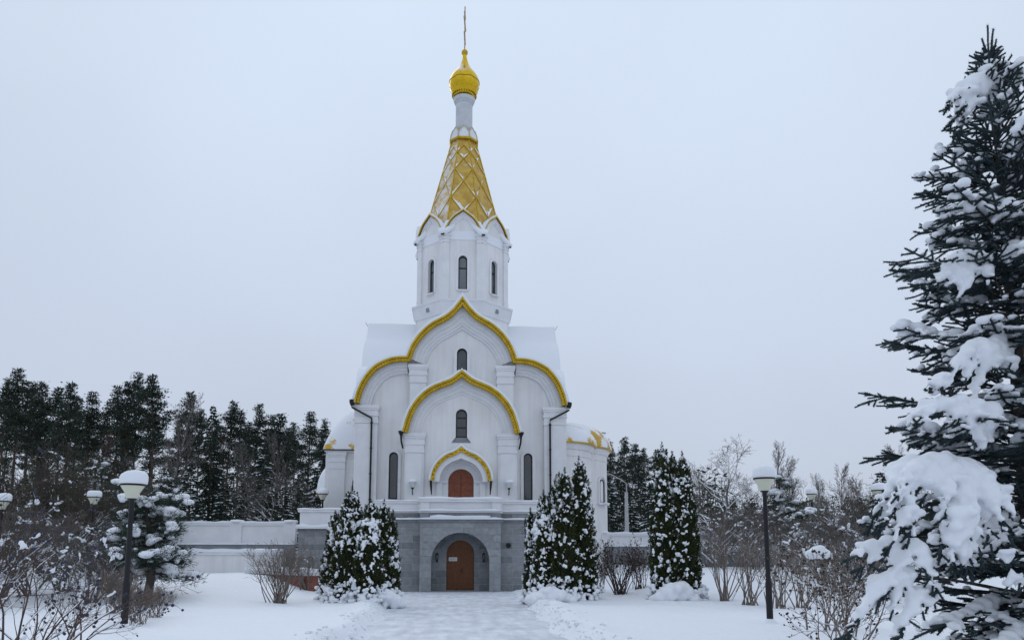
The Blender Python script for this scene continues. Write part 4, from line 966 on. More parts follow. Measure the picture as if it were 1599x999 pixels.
# ---- far pines
def make_pine(H, crown0, rmax, n_br, variant):
    root = empty('pine_tree', (0, 0, 0), 'tall pine', 'pine tree', 'pines of the dark forest')
    k = 10; z = np.linspace(0, H, k+1); lean = rng.normal(0, .018, 2); b = rng.normal(0, .25, 2)
    cx = lean[0]*z+b[0]*np.sin(z/H*3); cy = lean[1]*z+b[1]*np.sin(z/H*2.6)
    tr = np.stack([cx, cy, z], 1); rad = .20*(1-z/H)**.7+.02
    mb = MB(); mb.tube(tr, rad, 7)
    def tp(zz): return np.array([np.interp(zz, z, cx), np.interp(zz, z, cy), zz])
    C, D, W, Ls = [], [], [], []; SA, SB, SR = [], [], []
    for i in range(n_br):
        t = (i+rng.random()*.7)/n_br; zz = H*(crown0+(1-crown0)*t**.9)-.2; p = tp(min(zz, H-.1))
        prof = float(np.interp(t, [0, .25, .55, .82, 1], [.6, 1, .80, .36, .06]))
        L = rmax*max(.18, prof)*rng.choice([.5, .75, .95, 1.15])*rng.uniform(.85, 1.1); a = i*2.4+rng.normal(0, .5)
        el = rng.uniform(-.05, .5)+.5*t; d = np.array([math.cos(a)*math.cos(el), math.sin(a)*math.cos(el), math.sin(el)])
        n_ = max(2, int(L/.5)); q = p; pp = [p]
        for j in range(n_): d = unit(d+rng.normal(0, .13, 3)+np.array([0, 0, .05])); q = q+d*L/n_; pp.append(q)
        pp = np.array(pp); SA.append(pp[:-1]); SB.append(pp[1:]); SR.append(np.linspace(.05, .015, n_)*max(.5, L/2))
        ncl = max(3, int(L*4.6))
        for c in range(ncl):
            f = rng.uniform(.25, 1)**.6; base = pp[min(n_, int(f*n_))]+rng.normal(0, .28, 3)*np.array([1, 1, .5])*min(1, L/1.3)
            m_ = 22; r_ = rng.uniform(.2, .40)
            off = rng.normal(0, 1, (m_, 3))*np.array([1, 1, .34])*r_*.75
            C.append(base+off); D.append(unit(off+np.array([0, 0, .12]))*1.0); Ls.append(rng.uniform(.2, .42, m_)); 
    # dead lower twigs
    for i in range(16):
        zz = H*rng.uniform(.15, crown0); p = tp(zz); a = rng.uniform(0, 6.28); L = rng.uniform(.5, 1.8)
        q = p+np.array([math.cos(a), math.sin(a), rng.uniform(-.3, .2)])*L; SA.append(p[None]); SB.append(q[None]); SR.append(np.array([.02]))
    A, B, r_ = np.concatenate(SA), np.concatenate(SB), np.concatenate(SR); segs_mesh(mb, A, B, r_, r_*.6, 3)
    mb.build('trunk', barkpine, root, True)
    C = np.concatenate(C); D = np.concatenate(D); Ls = np.concatenate(Ls)
    mb = MB(); cards(mb, C, D, Ls, Ls*.34, 0, True)
    sn = rng.random(len(C)) < .016; flat = unit(rng.normal(size=(sn.sum(), 3))*np.array([1, 1, .12]))
    cards(mb, C[sn]+np.array([0, 0, .1]), flat, Ls[sn]*.9, Ls[sn]*.45, 1, True)
    mb.build('crown', [needle, snow_fine], root)
    return root
def make_spruce_far(H, rb_, snowf, dens=1.0):
    root = empty('spruce_tree', (0, 0, 0), 'spruce', 'spruce tree', 'spruces of the dark forest')
    mb = MB(); mb.tube([(0, 0, 0), (.05, 0, H*.5), (0, 0, H)], [.16, .09, .012], 6); mb.build('trunk', bark, root, True)
    C, D, Ls, SC, SD, SL = [], [], [], [], [], []
    nw = int(H/.30)
    for i in range(nw):
        z = H*.05+(H*.95)*i/nw; t = z/H; L0 = rb_*(1-t)**.85+.10
        for b in range(max(4, int(7*(1-t*.4)))):
            a = rng.uniform(0, 6.28); L = L0*rng.uniform(.6, 1.15); n_ = int((12+26*L)*dens); f = rng.random(n_)**.7
            dr = -.30*f*f*L+.12*f; rr = f*L; w_ = (1-f)*.30*L+.06
            th = a+rng.normal(0, 1, n_)*w_/np.maximum(rr, .15)*.6
            C.append(np.stack([rr*np.cos(th), rr*np.sin(th), z+dr+rng.normal(0, .05, n_)], 1))
            D.append(np.stack([np.cos(th), np.sin(th), rng.uniform(-.9, .1, n_)], 1)); Ls.append(rng.uniform(.14, .34, n_))
            if rng.random() < snowf:
                k = int(4+6*L); f = rng.uniform(.4, 1, k); th = a+rng.normal(0, .13, k)
                SC.append(np.stack([f*L*np.cos(th), f*L*np.sin(th), z+.12-.30*f*f*L+.12*f], 1)); SD.append(np.stack([np.cos(th), np.sin(th), -.2+0*th], 1)); SL.append(rng.uniform(.15, .3, k))
    mb = MB(); Ls = np.concatenate(Ls); cards(mb, np.concatenate(C), np.concatenate(D), Ls, Ls*.45, 0, True)
    if SC: SL = np.concatenate(SL); cards(mb, np.concatenate(SC), np.concatenate(SD), SL, SL*.7, 1, True)
    mb.build('crown', [needle2, snow_fine], root); return root
birchO = dict(depth=3, seg=[10, 7, 5, 3], kids=[38, 11, 7], wob=.05, up=[.02, .07, .02], len=[.36, .40, .42], ang=(20, 42), taper=.75)
birchO['from'] = [.25, .2, .2]
oakO = dict(depth=4, seg=[7, 6, 5, 4, 3], kids=[9, 6, 5, 4], wob=.12, up=[.02, .06, .04, .02], len=[.62, .6, .55, .5], ang=(30, 65), taper=.5)
oakO['from'] = [.22, .25, .2, .2]
berO = dict(depth=3, seg=[8, 6, 4, 2], kids=[5, 4, 3], wob=.09, up=[.01, .02, .02], len=[.48, .45, .4], ang=(20, 50), taper=.5); berO['from'] = [.2, .2, .3]
shrubO = dict(depth=2, seg=[6, 4, 3], kids=[7, 4], wob=.09, up=[.03, .03, .02], len=[.42, .5], ang=(20, 45), taper=.6)
shrubO['from'] = [.3, .2]
thickO = dict(depth=3, seg=[6, 5, 4, 3], kids=[9, 5, 4], wob=.1, up=[.03, .03, .0], len=[.5, .5, .45], ang=(25, 60), taper=.5)
thickO['from'] = [.12, .15, .2]

pines = [make_pine(H, c, r, n, i) for i, (H, c, r, n) in enumerate([(20, .48, 3.3, 44), (21, .55, 3.0, 40), (19, .42, 3.5, 46), (22, .58, 3.0, 38), (18, .50, 2.7, 36)])]
LP = [(-22, 600, 78), (8, 592, 70), (34, 577, 74), (52, 598, 84), (74, 598, 72), (96, 606, 80), (112, 597, 70), (128, 620, 86), (147, 612, 75), (166, 650, 90), (185, 606, 82), (202, 596, 72), (222, 584, 76), (243, 586, 70),
      (300, 612, 74), (318, 640, 92), (362, 627, 74), (378, 640, 84), (405, 631, 72), (426, 648, 80), (440, 646, 74), (462, 662, 86), (487, 643, 70), (504, 655, 76), (18, 640, 98), (66, 630, 100), (140, 650, 102), (196, 655, 99), (282, 655, 100), (342, 655, 104), (392, 660, 102), (452, 668, 104), (236, 640, 98)]
RP = [(940, 675, 88), (955, 690, 96), (972, 683, 84), (992, 693, 92), (1008, 700, 98), (1026, 702, 90)]
used = [False]*5
def base_z(x, y): return float(gz(x, y))-.1
for i, (px, py, Y) in enumerate(LP+RP):
    v = (i*3+i//5) % 5; o = pines[v]
    if used[v]: o = copy_tree(o)
    used[v] = True; t = at(px, py, Y); b = base_z(t.x, Y); H0 = (20, 21, 19, 22, 18)[v]; s = (t.z-b)/H0
    side_ = 'in the dark forest left of the church' if i < len(LP) else 'behind the street light right of the apse'
    n_ = sorted(range(len(LP)), key=lambda q: LP[q][0]).index(i) if i < len(LP) else i-len(LP)
    place(o, t.x, Y, rng.uniform(0, 6.28), s*rng.uniform(.80, .98), b, '%s tall pine from the left %s' % (ORDN[n_], side_), sz=s)
sprs = [make_spruce_far(15, 2.3, .10), make_spruce_far(13, 2.6, .3), make_spruce_far(8, 1.9, .45)]
LS = [(334, 632, 66, 0), (415, 690, 64, 1), (262, 735, 58, 2), (384, 742, 60, 2), (505, 690, 56, 1), (445, 760, 66, 2), (300, 720, 62, 1), (40, 745, 64, 2), (110, 735, 62, 2), (225, 742, 66, 2), (352, 755, 58, 2), (470, 740, 70, 1), (170, 750, 70, 1), (-10, 720, 66, 1)]
RS = [(948, 735, 74, 1), (966, 722, 80, 0), (1000, 735, 78, 1), (1030, 722, 82, 0), (1018, 752, 72, 2), (985, 760, 76, 2), (1056, 735, 84, 1), (1374, 735, 60, 2)]
used = [False]*3
for i, (px, py, Y, v) in enumerate(LS+RS):
    o = sprs[v]
    if used[v]: o = copy_tree(o)
    used[v] = True; t = at(px, py, Y); b = base_z(t.x, Y); s = (t.z-b)/(15, 13, 8)[v]
    n_ = i if i < len(LS) else i-len(LS)
    order = sorted(range(len(LS)), key=lambda q: LS[q][0]) if i < len(LS) else sorted(range(len(RS)), key=lambda q: RS[q][0])
    rank = order.index(n_)
    place(o, t.x, Y, rng.uniform(0, 6.28), max(s, .75), b, '%s dark spruce from the left %s' % (ORDN[rank], 'among the pines left of the church' if i < len(LS) else 'beyond the walls right of the church'), sz=s)
# dim wood behind the first rows
C, D, A, B, ra = [], [], [], [], []
for (x0, x1, Y0, n_, ht) in ((-85, -12, 92, 150, 9.5), (14, 42, 110, 60, 11), (42, 92, 120, 90, 8.0), (60, 150, 88, 110, 9.0)):
    for i in range(n_):
        x = rng.uniform(x0, x1); y = Y0+rng.uniform(0, 22); h = ht*rng.uniform(.6, 1.15); b = base_z(x, y)
        A.append((x, y, b)); B.append((x+rng.normal(0, .4), y, b+h)); ra.append(.11)
        k = 150; f = rng.random(k)**.8; w_ = 1.9*(1-f)**.6+.2; th = rng.uniform(0, 6.28, k)
        C.append(np.stack([x+w_*np.cos(th)*rng.random(k)**.5, y+w_*np.sin(th), b+.3+f*h], 1)); D.append(unit(rng.normal(size=(k, 3))*np.array([1, 1, .6])))
mb = MB(); C = np.concatenate(C); D = np.concatenate(D); L_ = rng.uniform(.4, 1.1, len(C)); mi = rng.random(len(C))
for k_, (lo, hi) in enumerate(((0, .58), (.58, .98), (.98, 1))):
    s_ = (mi >= lo) & (mi < hi); cards(mb, C[s_], D[s_], L_[s_]*(1, 1.3, .6)[k_], L_[s_]*(.36, .10, .3)[k_], k_, True)
segs_mesh(mb, A, B, np.array(ra), np.array(ra)*.4, 4, 1)
tag(mb.build('far_woods', [needle2, twigbrown, snow_fine], None), 'dim far wood seen between the nearer trunks', 'wood', kind='stuff')

# ---- bare trees
r1, _a = make_bare('birch_tree', 'birch', 'birch tree', birchO, 15, .15, birchb, .03, .011, .5, twig=barkgrey)
hB1 = top_of(r1); t = at(272, 604, 64); b = base_z(t.x, 64); q_ = (t.z-b)/hB1; place(r1, t.x, 64, 0, q_*.9, b, sz=q_, label='leafless birch with fine pale crown between the pines on the left')
BT = [(1308, 722, 76, 'tall leafless birch with drooping twigs right of the small far lamp'), (1286, 738, 84, 'leafless birch just behind the small far lamp on the right'), (1330, 742, 90, 'paler leafless birch behind the right birch group'), (1345, 745, 80, 'thin leafless birch close to the spruce spire on the right'),
      (1232, 712, 66, 'thin leafless birch rising between the two right lamps'), (1197, 690, 60, 'leafless tree whose top rises straight above the right lamp'), (1405, 690, 58, 'pale leafless birch half hidden by the big spruce'), (1262, 748, 95, 'faint leafless birch between the two right lamps'),
      (348, 668, 68, 'leafless birch among the pines over the middle of the terrace wall'), (455, 672, 66, 'leafless birch among the pines near the left chapel'), (172, 672, 66, 'leafless birch among the pines between the two left lamps'), (400, 690, 60, 'thin leafless birch in front of the pines above the wall')]
b2, _a = make_bare('birch_tree', 'birch', 'birch tree', dict(birchO, up=[.02, .02, -.06]), 14, .13, birchb, .05, .012, .4, twig=twigred)
hB2 = top_of(b2)
for i, (px, py, Y, lab) in enumerate(BT):
    o = b2 if i == 0 else copy_tree(r1 if i % 2 else b2); t = at(px, py, Y); b = base_z(t.x, Y); s = (t.z-b)/(hB1 if o.children[0].data == r1.children[0].data else hB2)
    place(o, t.x, Y, rng.uniform(0, 6), s*.95, b, lab, sz=s)
o3, _a = make_bare('bare_tree', 'oak', 'bare tree', oakO, 6.2, .17, barkgrey, .018, .009, .9, k=1.2)
t = at(1130, 690, 46); b = base_z(t.x, 46); place(o3, t.x, 46, .6, 1, b, 'spreading leafless tree with snowy boughs right of the single thuja clump')
b_h = max(v.co.z for c in o3.children for v in c.data.vertices); s = (at(1120, 676, 46).z-b)/b_h; o3.scale = (s*1.15, s*1.15, s)
for px, py, Y, lab, s_ in ((1170, 735, 52, 'smaller leafless tree with snowy boughs just left of the right lamp', 1.1), (1092, 722, 58, 'leafless tree rising behind the single thuja clump', 1), (1215, 745, 48, 'low leafless tree with snow on its forks right of the right lamp', 1.2), (430, 735, 60, 'snowy leafless tree before the pines left of the church', 1.1), (480, 745, 58, 'leaning snowy leafless tree close to the left chapel', 1.1), (205, 700, 62, 'leafless snowy tree under the pines above the left lamp', 1.1), (1300, 775, 44, 'snowy leafless tree behind the far right lamp', 1.2)):
    o = copy_tree(o3); t = at(px, py, Y); b = base_z(t.x, Y); s = (t.z-b)/b_h; place(o, t.x, Y, rng.uniform(0, 6), s*s_, b, lab, sz=s)
# ---- brownish thickets
def seeds(S, root, n, size, m, name='seed_heads'):
    A, B, ra, rb, dp = S; tips = B[dp == dp.max()]; tips = tips[rng.permutation(len(tips))[:n]]; V, F = ICO1; mb = MB()
    sc_ = rng.uniform(.7, 1.3, (len(tips), 1, 1))*size; vs = tips[:, None]+V[None]*sc_; mb.add(vs.reshape(-1, 3), (F[None]+(np.arange(len(tips))*len(V))[:, None, None]).reshape(-1, 3)); mb.build(name, m, root, True)
def clumps(S, root, n, size, voxel, name='snow_cap', seedr=1.0, flat=.62):
    A, B, ra, rb, dp = S; ok = np.where(dp >= 1)[0]; pick = ok[rng.permutation(len(ok))[:n]]; el = []
    for i in pick:
        s = size*rng.uniform(.4, 1.25); c = (A[i]+B[i])/2
        ax = unit(B[i]-A[i]); 
        for q in range(5):
            u_ = rng.normal(0, s*.9); el.append((c[0]+ax[0]*u_+rng.normal(0, s*.2), c[1]+ax[1]*u_+rng.normal(0, s*.2), c[2]+ax[2]*u_+s*.2+rng.normal(0, s*.15), s*rng.uniform(.3, .62), s*rng.uniform(.3, .62), s*flat*rng.uniform(.4, .85)))
    return blobs(name, el, voxel, root, snow_fine)
th, Sx = make_bare('thicket_shrub', 'thicket', 'shrub', thickO, 3.4, .035, twigbrown, .008, .007, .35, stems=7, spread=.7, k=1.3); clumps(Sx, th, 14, .10, .04)
th2, Sx = make_bare('thicket_shrub', 'thicket', 'shrub', thickO, 2.4, .03, barkgrey, .0055, .0055, .6, stems=8, spread=.8, k=1.5); clumps(Sx, th2, 60, .085, .03)
TK = [(-15, 690, 30, 0), (20, 660, 34, 0), (52, 680, 31, 0), (85, 672, 36, 0), (112, 690, 33, 0), (140, 700, 38, 0), (10, 755, 24, 1), (60, 765, 26, 1), (105, 770, 27, 1), (150, 800, 24, 1), (175, 810, 27, 1), (200, 790, 32, 1),
      (-30, 740, 22, 0), (70, 735, 40, 0), (165, 735, 40, 0), (15, 720, 42, 0), (100, 725, 44, 0)]
TR = [(1120, 775, 38, 1), (1150, 765, 41, 1), (1180, 780, 37, 1), (1205, 770, 40, 1), (1235, 775, 36, 1), (1258, 790, 33, 1), (1280, 775, 30, 1), (1300, 790, 28, 1), (1325, 770, 27, 1), (1345, 775, 25, 1), (1360, 790, 22, 1), (1100, 800, 42, 1),
      (1240, 745, 46, 0), (1330, 740, 36, 0), (1365, 745, 32, 0), (1160, 740, 50, 0), (1290, 770, 44, 0)]
f0 = [False, False]
hts = [max(v.co.z for c in r_.children for v in c.data.vertices) for r_ in (th, th2)]
def rankname(lst, i): return ORDN[sorted(range(len(lst)), key=lambda q: lst[q][0]).index(i)]
for lst, where in ((TK, 'from the left in the left thicket'), (TR, 'from the left in the right hand thicket')):
    for i, (px, py, Y, v) in enumerate(lst):
        src = (th, th2)[v]; o = copy_tree(src) if f0[v] else src; f0[v] = True; t = at(px, py, Y); b = base_z(t.x, Y); s = (t.z-b)/hts[v]
        place(o, t.x, Y, rng.uniform(0, 6), s*(1.05 if v else .9), b, '%s %s %s' % (rankname(lst, i), 'brown leafless shrub' if v == 0 else 'snow laden shrub', where), sz=s); o['group'] = 'thicket shrubs'

# ---- named bare shrubs
def shrub(px, py_top, py_base, Y, opts, h, r, m, lab, stems, spread, snow_n=0, snow_s=.06, seed_n=0, seed_s=.02, snow_min=None, zb=None, voxel=.03, minr=.004):
    o, S = make_bare('bare_shrub', lab, 'shrub', opts, h, r, m, snow_min, minr, .6, stems=stems, spread=spread, k=1.3)
    if snow_n: clumps(S, o, snow_n, snow_s, voxel)
    if seed_n: seeds(S, o, seed_n, seed_s, seedm)
    x = at(px, py_base, Y).x; t = at(px, py_top, Y); b = float(gz(x, Y))-.04 if zb is None else zb
    hh = max(v.co.z for c in o.children for v in c.data.vertices); s = (t.z-b)/hh; place(o, x, Y, rng.uniform(0, 6), s, b); return o
shrub(436, 838, 946, 24, shrubO, 1.7, .018, twigtan, 'tan many stemmed bare shrub in front of the red brick wall', 34, .62, 22, .05, 160, .014)
shrub(480, 850, 920, 30, shrubO, 1.7, .018, twigtan, 'bare shrub tight against the left side of the left thuja clump', 24, .5, 26, .07, 60, .014)
shrub(968, 832, 930, 27.5, shrubO, 1.8, .018, twigred, 'bare shrub with dark seed heads between the two right thuja clumps', 30, .6, 20, .06, 260, .028)
shrub(1000, 850, 925, 29, shrubO, 1.6, .016, twigred, 'smaller bare shrub just left of the single thuja clump', 22, .5, 24, .06, 140, .025)
shrub(935, 862, 930, 29, shrubO, 1.5, .016, twigtan, 'bare shrub touching the right side of the pointed thujas', 20, .5, 20, .06, 100, .022)
tallO = dict(shrubO, kids=[6, 3], ang=(15, 35))
for px, py, Y, lab in ((1135, 800, 24, 'tall tan bare shrub right beside the single thuja clump'), (1168, 806, 22, 'tall tan bare shrub left of the right lamp post'), (1215, 812, 20.5, 'tall tan bare shrub around the foot of the right lamp'), (1250, 825, 21, 'tall tan bare shrub between the right lamp and the dark seed shrub')):
    shrub(px, py, 930, Y, tallO, 2.3, .022, twigtan, lab, 15, .75, 30, .05, 0, 0, .009)
for px, py, pb, Y, lab in ((1290, 822, 960, 14.5, 'dark bare shrub with seed heads carrying one big snow lump'), (1335, 820, 990, 12, 'dark seeded shrub pressed against the left of the big spruce'), (1300, 880, 1000, 10.8, 'low dark seeded shrub at the bottom beside the big spruce')):
    shrub(px, py, pb, Y, berO, 1.4, .015, twigtan, lab, 8, .8, 50, .05, 200, .017, .005, voxel=.022)
for px, py, Y, lab in ((215, 905, 17.0, 'small rounded grey bare shrub at the foot of the left lamp'), (243, 910, 18.5, 'small rounded grey bare shrub just right of the left lamp foot'), (180, 880, 20, 'grey bare shrub just behind the left lamp post')):
    shrub(px, py, 965, Y, dict(shrubO, kids=[8, 5]), 1.0, .010, twigtan, lab, 34, .7, 14, .035, 0, 0)
# big lump of snow carried by the dark shrub
c = at(1277, 862, 14.5); el = [(c.x+dx, 14.5+dy, c.z+dz, r_, r_*.9, r_*.75) for dx, dy, dz, r_ in ((0, 0, 0, .17), (.14, .02, -.03, .14), (-.13, 0, -.04, .13), (.04, -.05, .07, .10))]
lump = empty('snow_lump', (c.x, 14.5, c.z-.1), 'rounded lump of snow caught on top of the dark seeded shrub', 'snow lump'); blobs('snow_mass', el, .02, lump)
# dark berried shrubs nearest the camera on the left
def berried(px, Y, h, lean, stems, lab, rz=0, spread=.7, z=None):
    o, S = make_bare('berry_shrub', lab, 'shrub', berO, h, .015, twigred, .005, .0022, .55, stems=stems, spread=spread, lean=lean, k=1.2)
    seeds(S, o, 90, .017, berry, 'berries'); clumps(S, o, 16, .05, .018)
    x = at(px, 999, Y).x; place(o, x, Y, rz, 1); return o
berried(-10, 8.6, 1.7, (.55, .1), 5, 'dark berried bare shrub reaching in from the lower left corner')
berried(60, 10.2, 1.2, (.2, .05), 5, 'berried bare shrub behind the corner shrub on the left')
berried(-60, 10.5, 2.5, (.55, 0), 5, 'tallest berried shrub with long arching stems at the left edge', spread=.4)
berried(110, 12.0, 1.0, (.1, 0), 6, 'low berried shrub nearest to the left lamp post')

# ---- snowy pine by the left lamp
def snowy_pine(px, py_top, py_base, Y, H, rad, lab, nb=20, lean=.1, flatten=.5, z=None, snowk=1.0):
    x = at(px, py_base, Y).x; b = float(gz(x, Y))-.05 if z is None else z; H = at(px, py_top, Y).z-b
    root = empty('snowy_pine', (x, Y, b), lab, 'pine tree'); base = np.array([x, Y, b])
    k = np.linspace(0, 1, 7); tr = np.stack([lean*H*k+.1*np.sin(k*5), .05*np.sin(k*4), H*.9*k], 1)+base
    mb = MB(); mb.tube(tr, .13*(1-k)**.6+.02, 8); C, D, Ls, el = [], [], [], []
    for i in range(nb):
        t = .22+.76*(i+.5)/nb; p = tr[0]+0; p = np.array([np.interp(t*1.0, k, tr[:, j]) for j in range(3)])
        a = i*2.4+rng.normal(0, .3); L = rad*(1-.62*t**1.6)*rng.uniform(.7, 1.15); el_ = .35-.35*rng.random(); n_ = 6
        pts = [p]; d = np.array([math.cos(a), math.sin(a), el_])
        for j in range(n_): d = unit(d+rng.normal(0, .1, 3)+np.array([0, 0, -.05])); pts.append(pts[-1]+d*L/n_)
        mb.tube(pts, np.linspace(.04, .012, n_+1), 5)
        for c in range(int(11*L)):
            f = rng.uniform(.3, 1.0); q = np.array(pts[min(n_, int(f*n_+.5))])+rng.normal(0, .2, 3)*np.array([1, 1, .35]); m_ = 85
            off = rng.normal(0, 1, (m_, 3))*np.array([1, 1, .45])*.15; C.append(q+off); D.append(unit(off+np.array([0, 0, .05]))); Ls.append(rng.uniform(.07, .15, m_))
            if rng.random() < .46*snowk:
                r_ = rng.uniform(.08, .22); el.append((q[0], q[1], q[2]+.10, r_*1.1, r_*1.1, r_*.55)); 
                if rng.random() < .5: el.append((q[0]+rng.normal(0, .1), q[1]+rng.normal(0, .1), q[2]+.02, r_*.7, r_*.7, r_*.7))
    mb.build('trunk', bark, root, True); mb = MB(); Ls = np.concatenate(Ls); cards(mb, np.concatenate(C), np.concatenate(D), Ls, Ls*.16); mb.build('crown', needle2, root)
    blobs('snow_cap', el, .045, root, snow_fine, it=3)
snowy_pine(232, 748, 895, 25, 3.6, 1.9, 'broad low pine laden with snow right behind the left lamp', 26, -.02)
snowy_pine(196, 790, 890, 27, 2.8, 1.2, 'smaller snow laden pine left of the broad low pine', 14)
snowy_pine(1222, 728, 880, 40, 5, 1.5, 'young snowy pine rising just right of the right lamp', 22, .02, snowk=.9)
snowy_pine(1250, 790, 880, 34, 3, 1.3, 'low snowy pine below the small far lamp on the right', 14)
snowy_pine(140, 700, 860, 44, 5, 1.5, 'young dark pine behind the small far lamp on the left', 20, .02, snowk=.5)
snowy_pine(255, 728, 860, 46, 5, 1.7, 'young dark pine above the broad low pine', 20, .02, snowk=.5)

# ---- thujas
def thuja(px, py_top, Y, rad, lab, group, snowd=1.0, skirt=True, dy=0):
    x = at(px, 930, Y).x; b = float(gz(x, Y))-.08; H = at(px, py_top, Y).z-b; rad *= .88
    root = empty('thuja', (x, Y, b), lab, 'thuja', group); base = np.array([x, Y, b]); ph = rng.uniform(0, 6.28, 6)
    def prof(t, th): return rad*(np.clip(1-t, 0, 1)**.62)*(np.clip(.55+t*2.6, 0, 1))*(1+.13*np.sin(3*th+ph[0]+6*t)+.10*np.sin(7*th+ph[1]-9*t)+.08*np.sin(5*th+17*t+ph[2]))
    nc = int(620*H*rad/1.6); per = 34
    t = rng.beta(1.0, 1.3, nc)*.95; th = rng.uniform(0, 6.28, nc); r_ = prof(t, th)*(1-.30*rng.random(nc)**2)*rng.uniform(.9, 1.07, nc)
    C0 = np.stack([r_*np.cos(th), r_*np.sin(th), .12+t*(H-.12)], 1)+base; out_ = np.stack([np.cos(th), np.sin(th), 0*th], 1)
    f = rng.random((nc, per, 1)); spr = unit(out_*.45+np.array([0, 0, 1.])+rng.normal(0, .12, (nc, 3)))
    C = C0[:, None]+spr[:, None]*(f-.6)*.24+rng.normal(0, 1, (nc, per, 3))*(.042*(1.15-f)); D = unit(spr[:, None]+rng.normal(0, .45, (nc, per, 3))+out_[:, None]*.25)
    C, D = C.reshape(-1, 3), D.reshape(-1, 3); n = len(C); mb = MB(); L_ = rng.uniform(.04, .09, n); cards(mb, C-D*L_[:, None]*.4, D, L_, L_*.34, 0, True)
    # leader tips
    for q in range(7):
        tx_, ty_ = rng.normal(0, .13, 2)*(q > 0); h = H*(1.0 if q == 0 else rng.uniform(.84, .97))+.04; m_ = 110; f = rng.random(m_); zz = h-.62*f
        c_ = np.stack([tx_+.085*f*rng.normal(0, 1, m_), ty_+.085*f*rng.normal(0, 1, m_), zz], 1)+base; cards(mb, c_, unit(rng.normal(0, .5, (m_, 3))+np.array([0, 0, 1.])), .08, .022, 0, True)
    mb.build('crown', thujam, root)
    mb = MB(); zz = np.linspace(.05, .93, 12); P_ = []
    for z_ in zz: P_.append((max(.02, rad*.62*(1-z_)**.62*min(1, .5+z_*2.6)), z_*H))
    mb.lathe([(0, .02)]+P_+[(0, .95*H)], 12, (x, Y, b)); V = mb.v[0]; V[:, :2] += rng.normal(0, .03, (len(V), 2)); mb.tube([(x, Y, b-.1), (x, Y, b+.4)], .06, 6); mb.build('trunk', thujad, root)  # dark core added inside the foliage to block light, plus a trunk stub
    el = []
    m_ = int(330*H*rad/1.6*snowd)
    for q in range(m_):
        t_ = rng.random()**.9*.97; a = rng.uniform(0, 6.28); rr = float(prof(np.array(t_), np.array(a)))*rng.uniform(.88, 1.06); s = rng.uniform(.018, .045) if rng.random() < .86 else rng.uniform(.05, .085); s *= 1-.35*(t_ > .82)
        if t_ < .55 and t_ > .2 and rng.random() < .45: continue
        z_ = b+.1+t_*(H-.1); cx_, cy_ = x+rr*math.cos(a), Y+rr*math.sin(a)
        el.append((cx_, cy_, z_, s*rng.uniform(.7, 1.2), s*rng.uniform(.7, 1.2), s*rng.uniform(.5, 1.1)))
        if s > .026:
            for _q in range(3): el.append((cx_+rng.normal(0, s*.7), cy_+rng.normal(0, s*.7), z_-rng.normal(s*.3, s*.9), s*rng.uniform(.35, .8), s*rng.uniform(.35, .8), s*rng.uniform(.4, 1)))
    if skirt:
        for q in range(int(120*rad/.6)):
            a = rng.uniform(0, 6.28); rr = rad*rng.uniform(.8, 1.12); s = rng.uniform(.035, .10); el.append((x+rr*math.cos(a), Y+rr*math.sin(a), b+.08+.45*rng.random()**1.5, s, s, s*.8))
    blobs('snow_cap', el, .019, root, snow_fine, it=1); return root
G1, G2, G3 = 'thujas left of the path', 'pointed thujas right of the path', 'single thuja clump on the right'
thuja(546, 762, 25.0, .86, 'leftmost and tallest thuja of the clump left of the path', G1, 1.9)
thuja(576, 782, 24.6, .66, 'middle thuja of the left clump with a blunt snowy top', G1, 1.8)
thuja(597, 783, 25.3, .52, 'thuja of the left clump with a slender green point', G1)
thuja(610, 803, 25.8, .42, 'shortest thuja, rightmost of the clump beside the path', G1)
thuja(520, 800, 26.2, .55, 'low snowy thuja on the outer left side of the left clump', G1, 1.5)
thuja(907, 714, 25.5, .78, 'tallest sharply pointed thuja right of the path', G2, .9)
thuja(884, 733, 25.0, .62, 'second tallest pointed thuja, close left of the tallest', G2, 1.0)
thuja(868, 752, 26.0, .52, 'third pointed thuja of the right hand clump', G2, 1.3)
thuja(850, 768, 25.2, .55, 'short snow covered thuja of the right hand clump', G2, 2.2)
thuja(829, 796, 26.6, .32, 'narrowest and shortest thuja nearest to the stone basement', G2, 1.3)
thuja(1040, 693, 25.0, .66, 'left pointed thuja of the three tipped clump', G3, .9)
thuja(1056, 706, 25.6, .60, 'middle thuja of the three tipped clump', G3, .9)
thuja(1072, 707, 24.8, .70, 'right pointed thuja of the three tipped clump', G3, 1.0)
# mounds of snow banked against the clumps
for px, Y, w_, h_, lab in ((1060, 24.1, .62, .62, 'big mound of snow banked against the three tipped thuja clump'), (600, 24.6, .5, .5, 'mound of snow at the foot of the left thuja clump'), (862, 24.4, .6, .42, 'mound of snow at the foot of the pointed thujas')):
    x = at(px, 930, Y).x; b = float(gz(x, Y)); r_ = empty('snow_mound', (x, Y, b), lab, 'snow mound')
    blobs('snow_mass', [(x+w_*1.1*u_, Y+.25*abs(u_)+rng.normal(0, .12), b+h_*.75*(1-u_*u_)*rng.random()**.7, rng.uniform(.10, .22), rng.uniform(.12, .25), rng.uniform(.08, .2)) for u_ in rng.uniform(-1, 1, 90)], .035, r_, it=9)
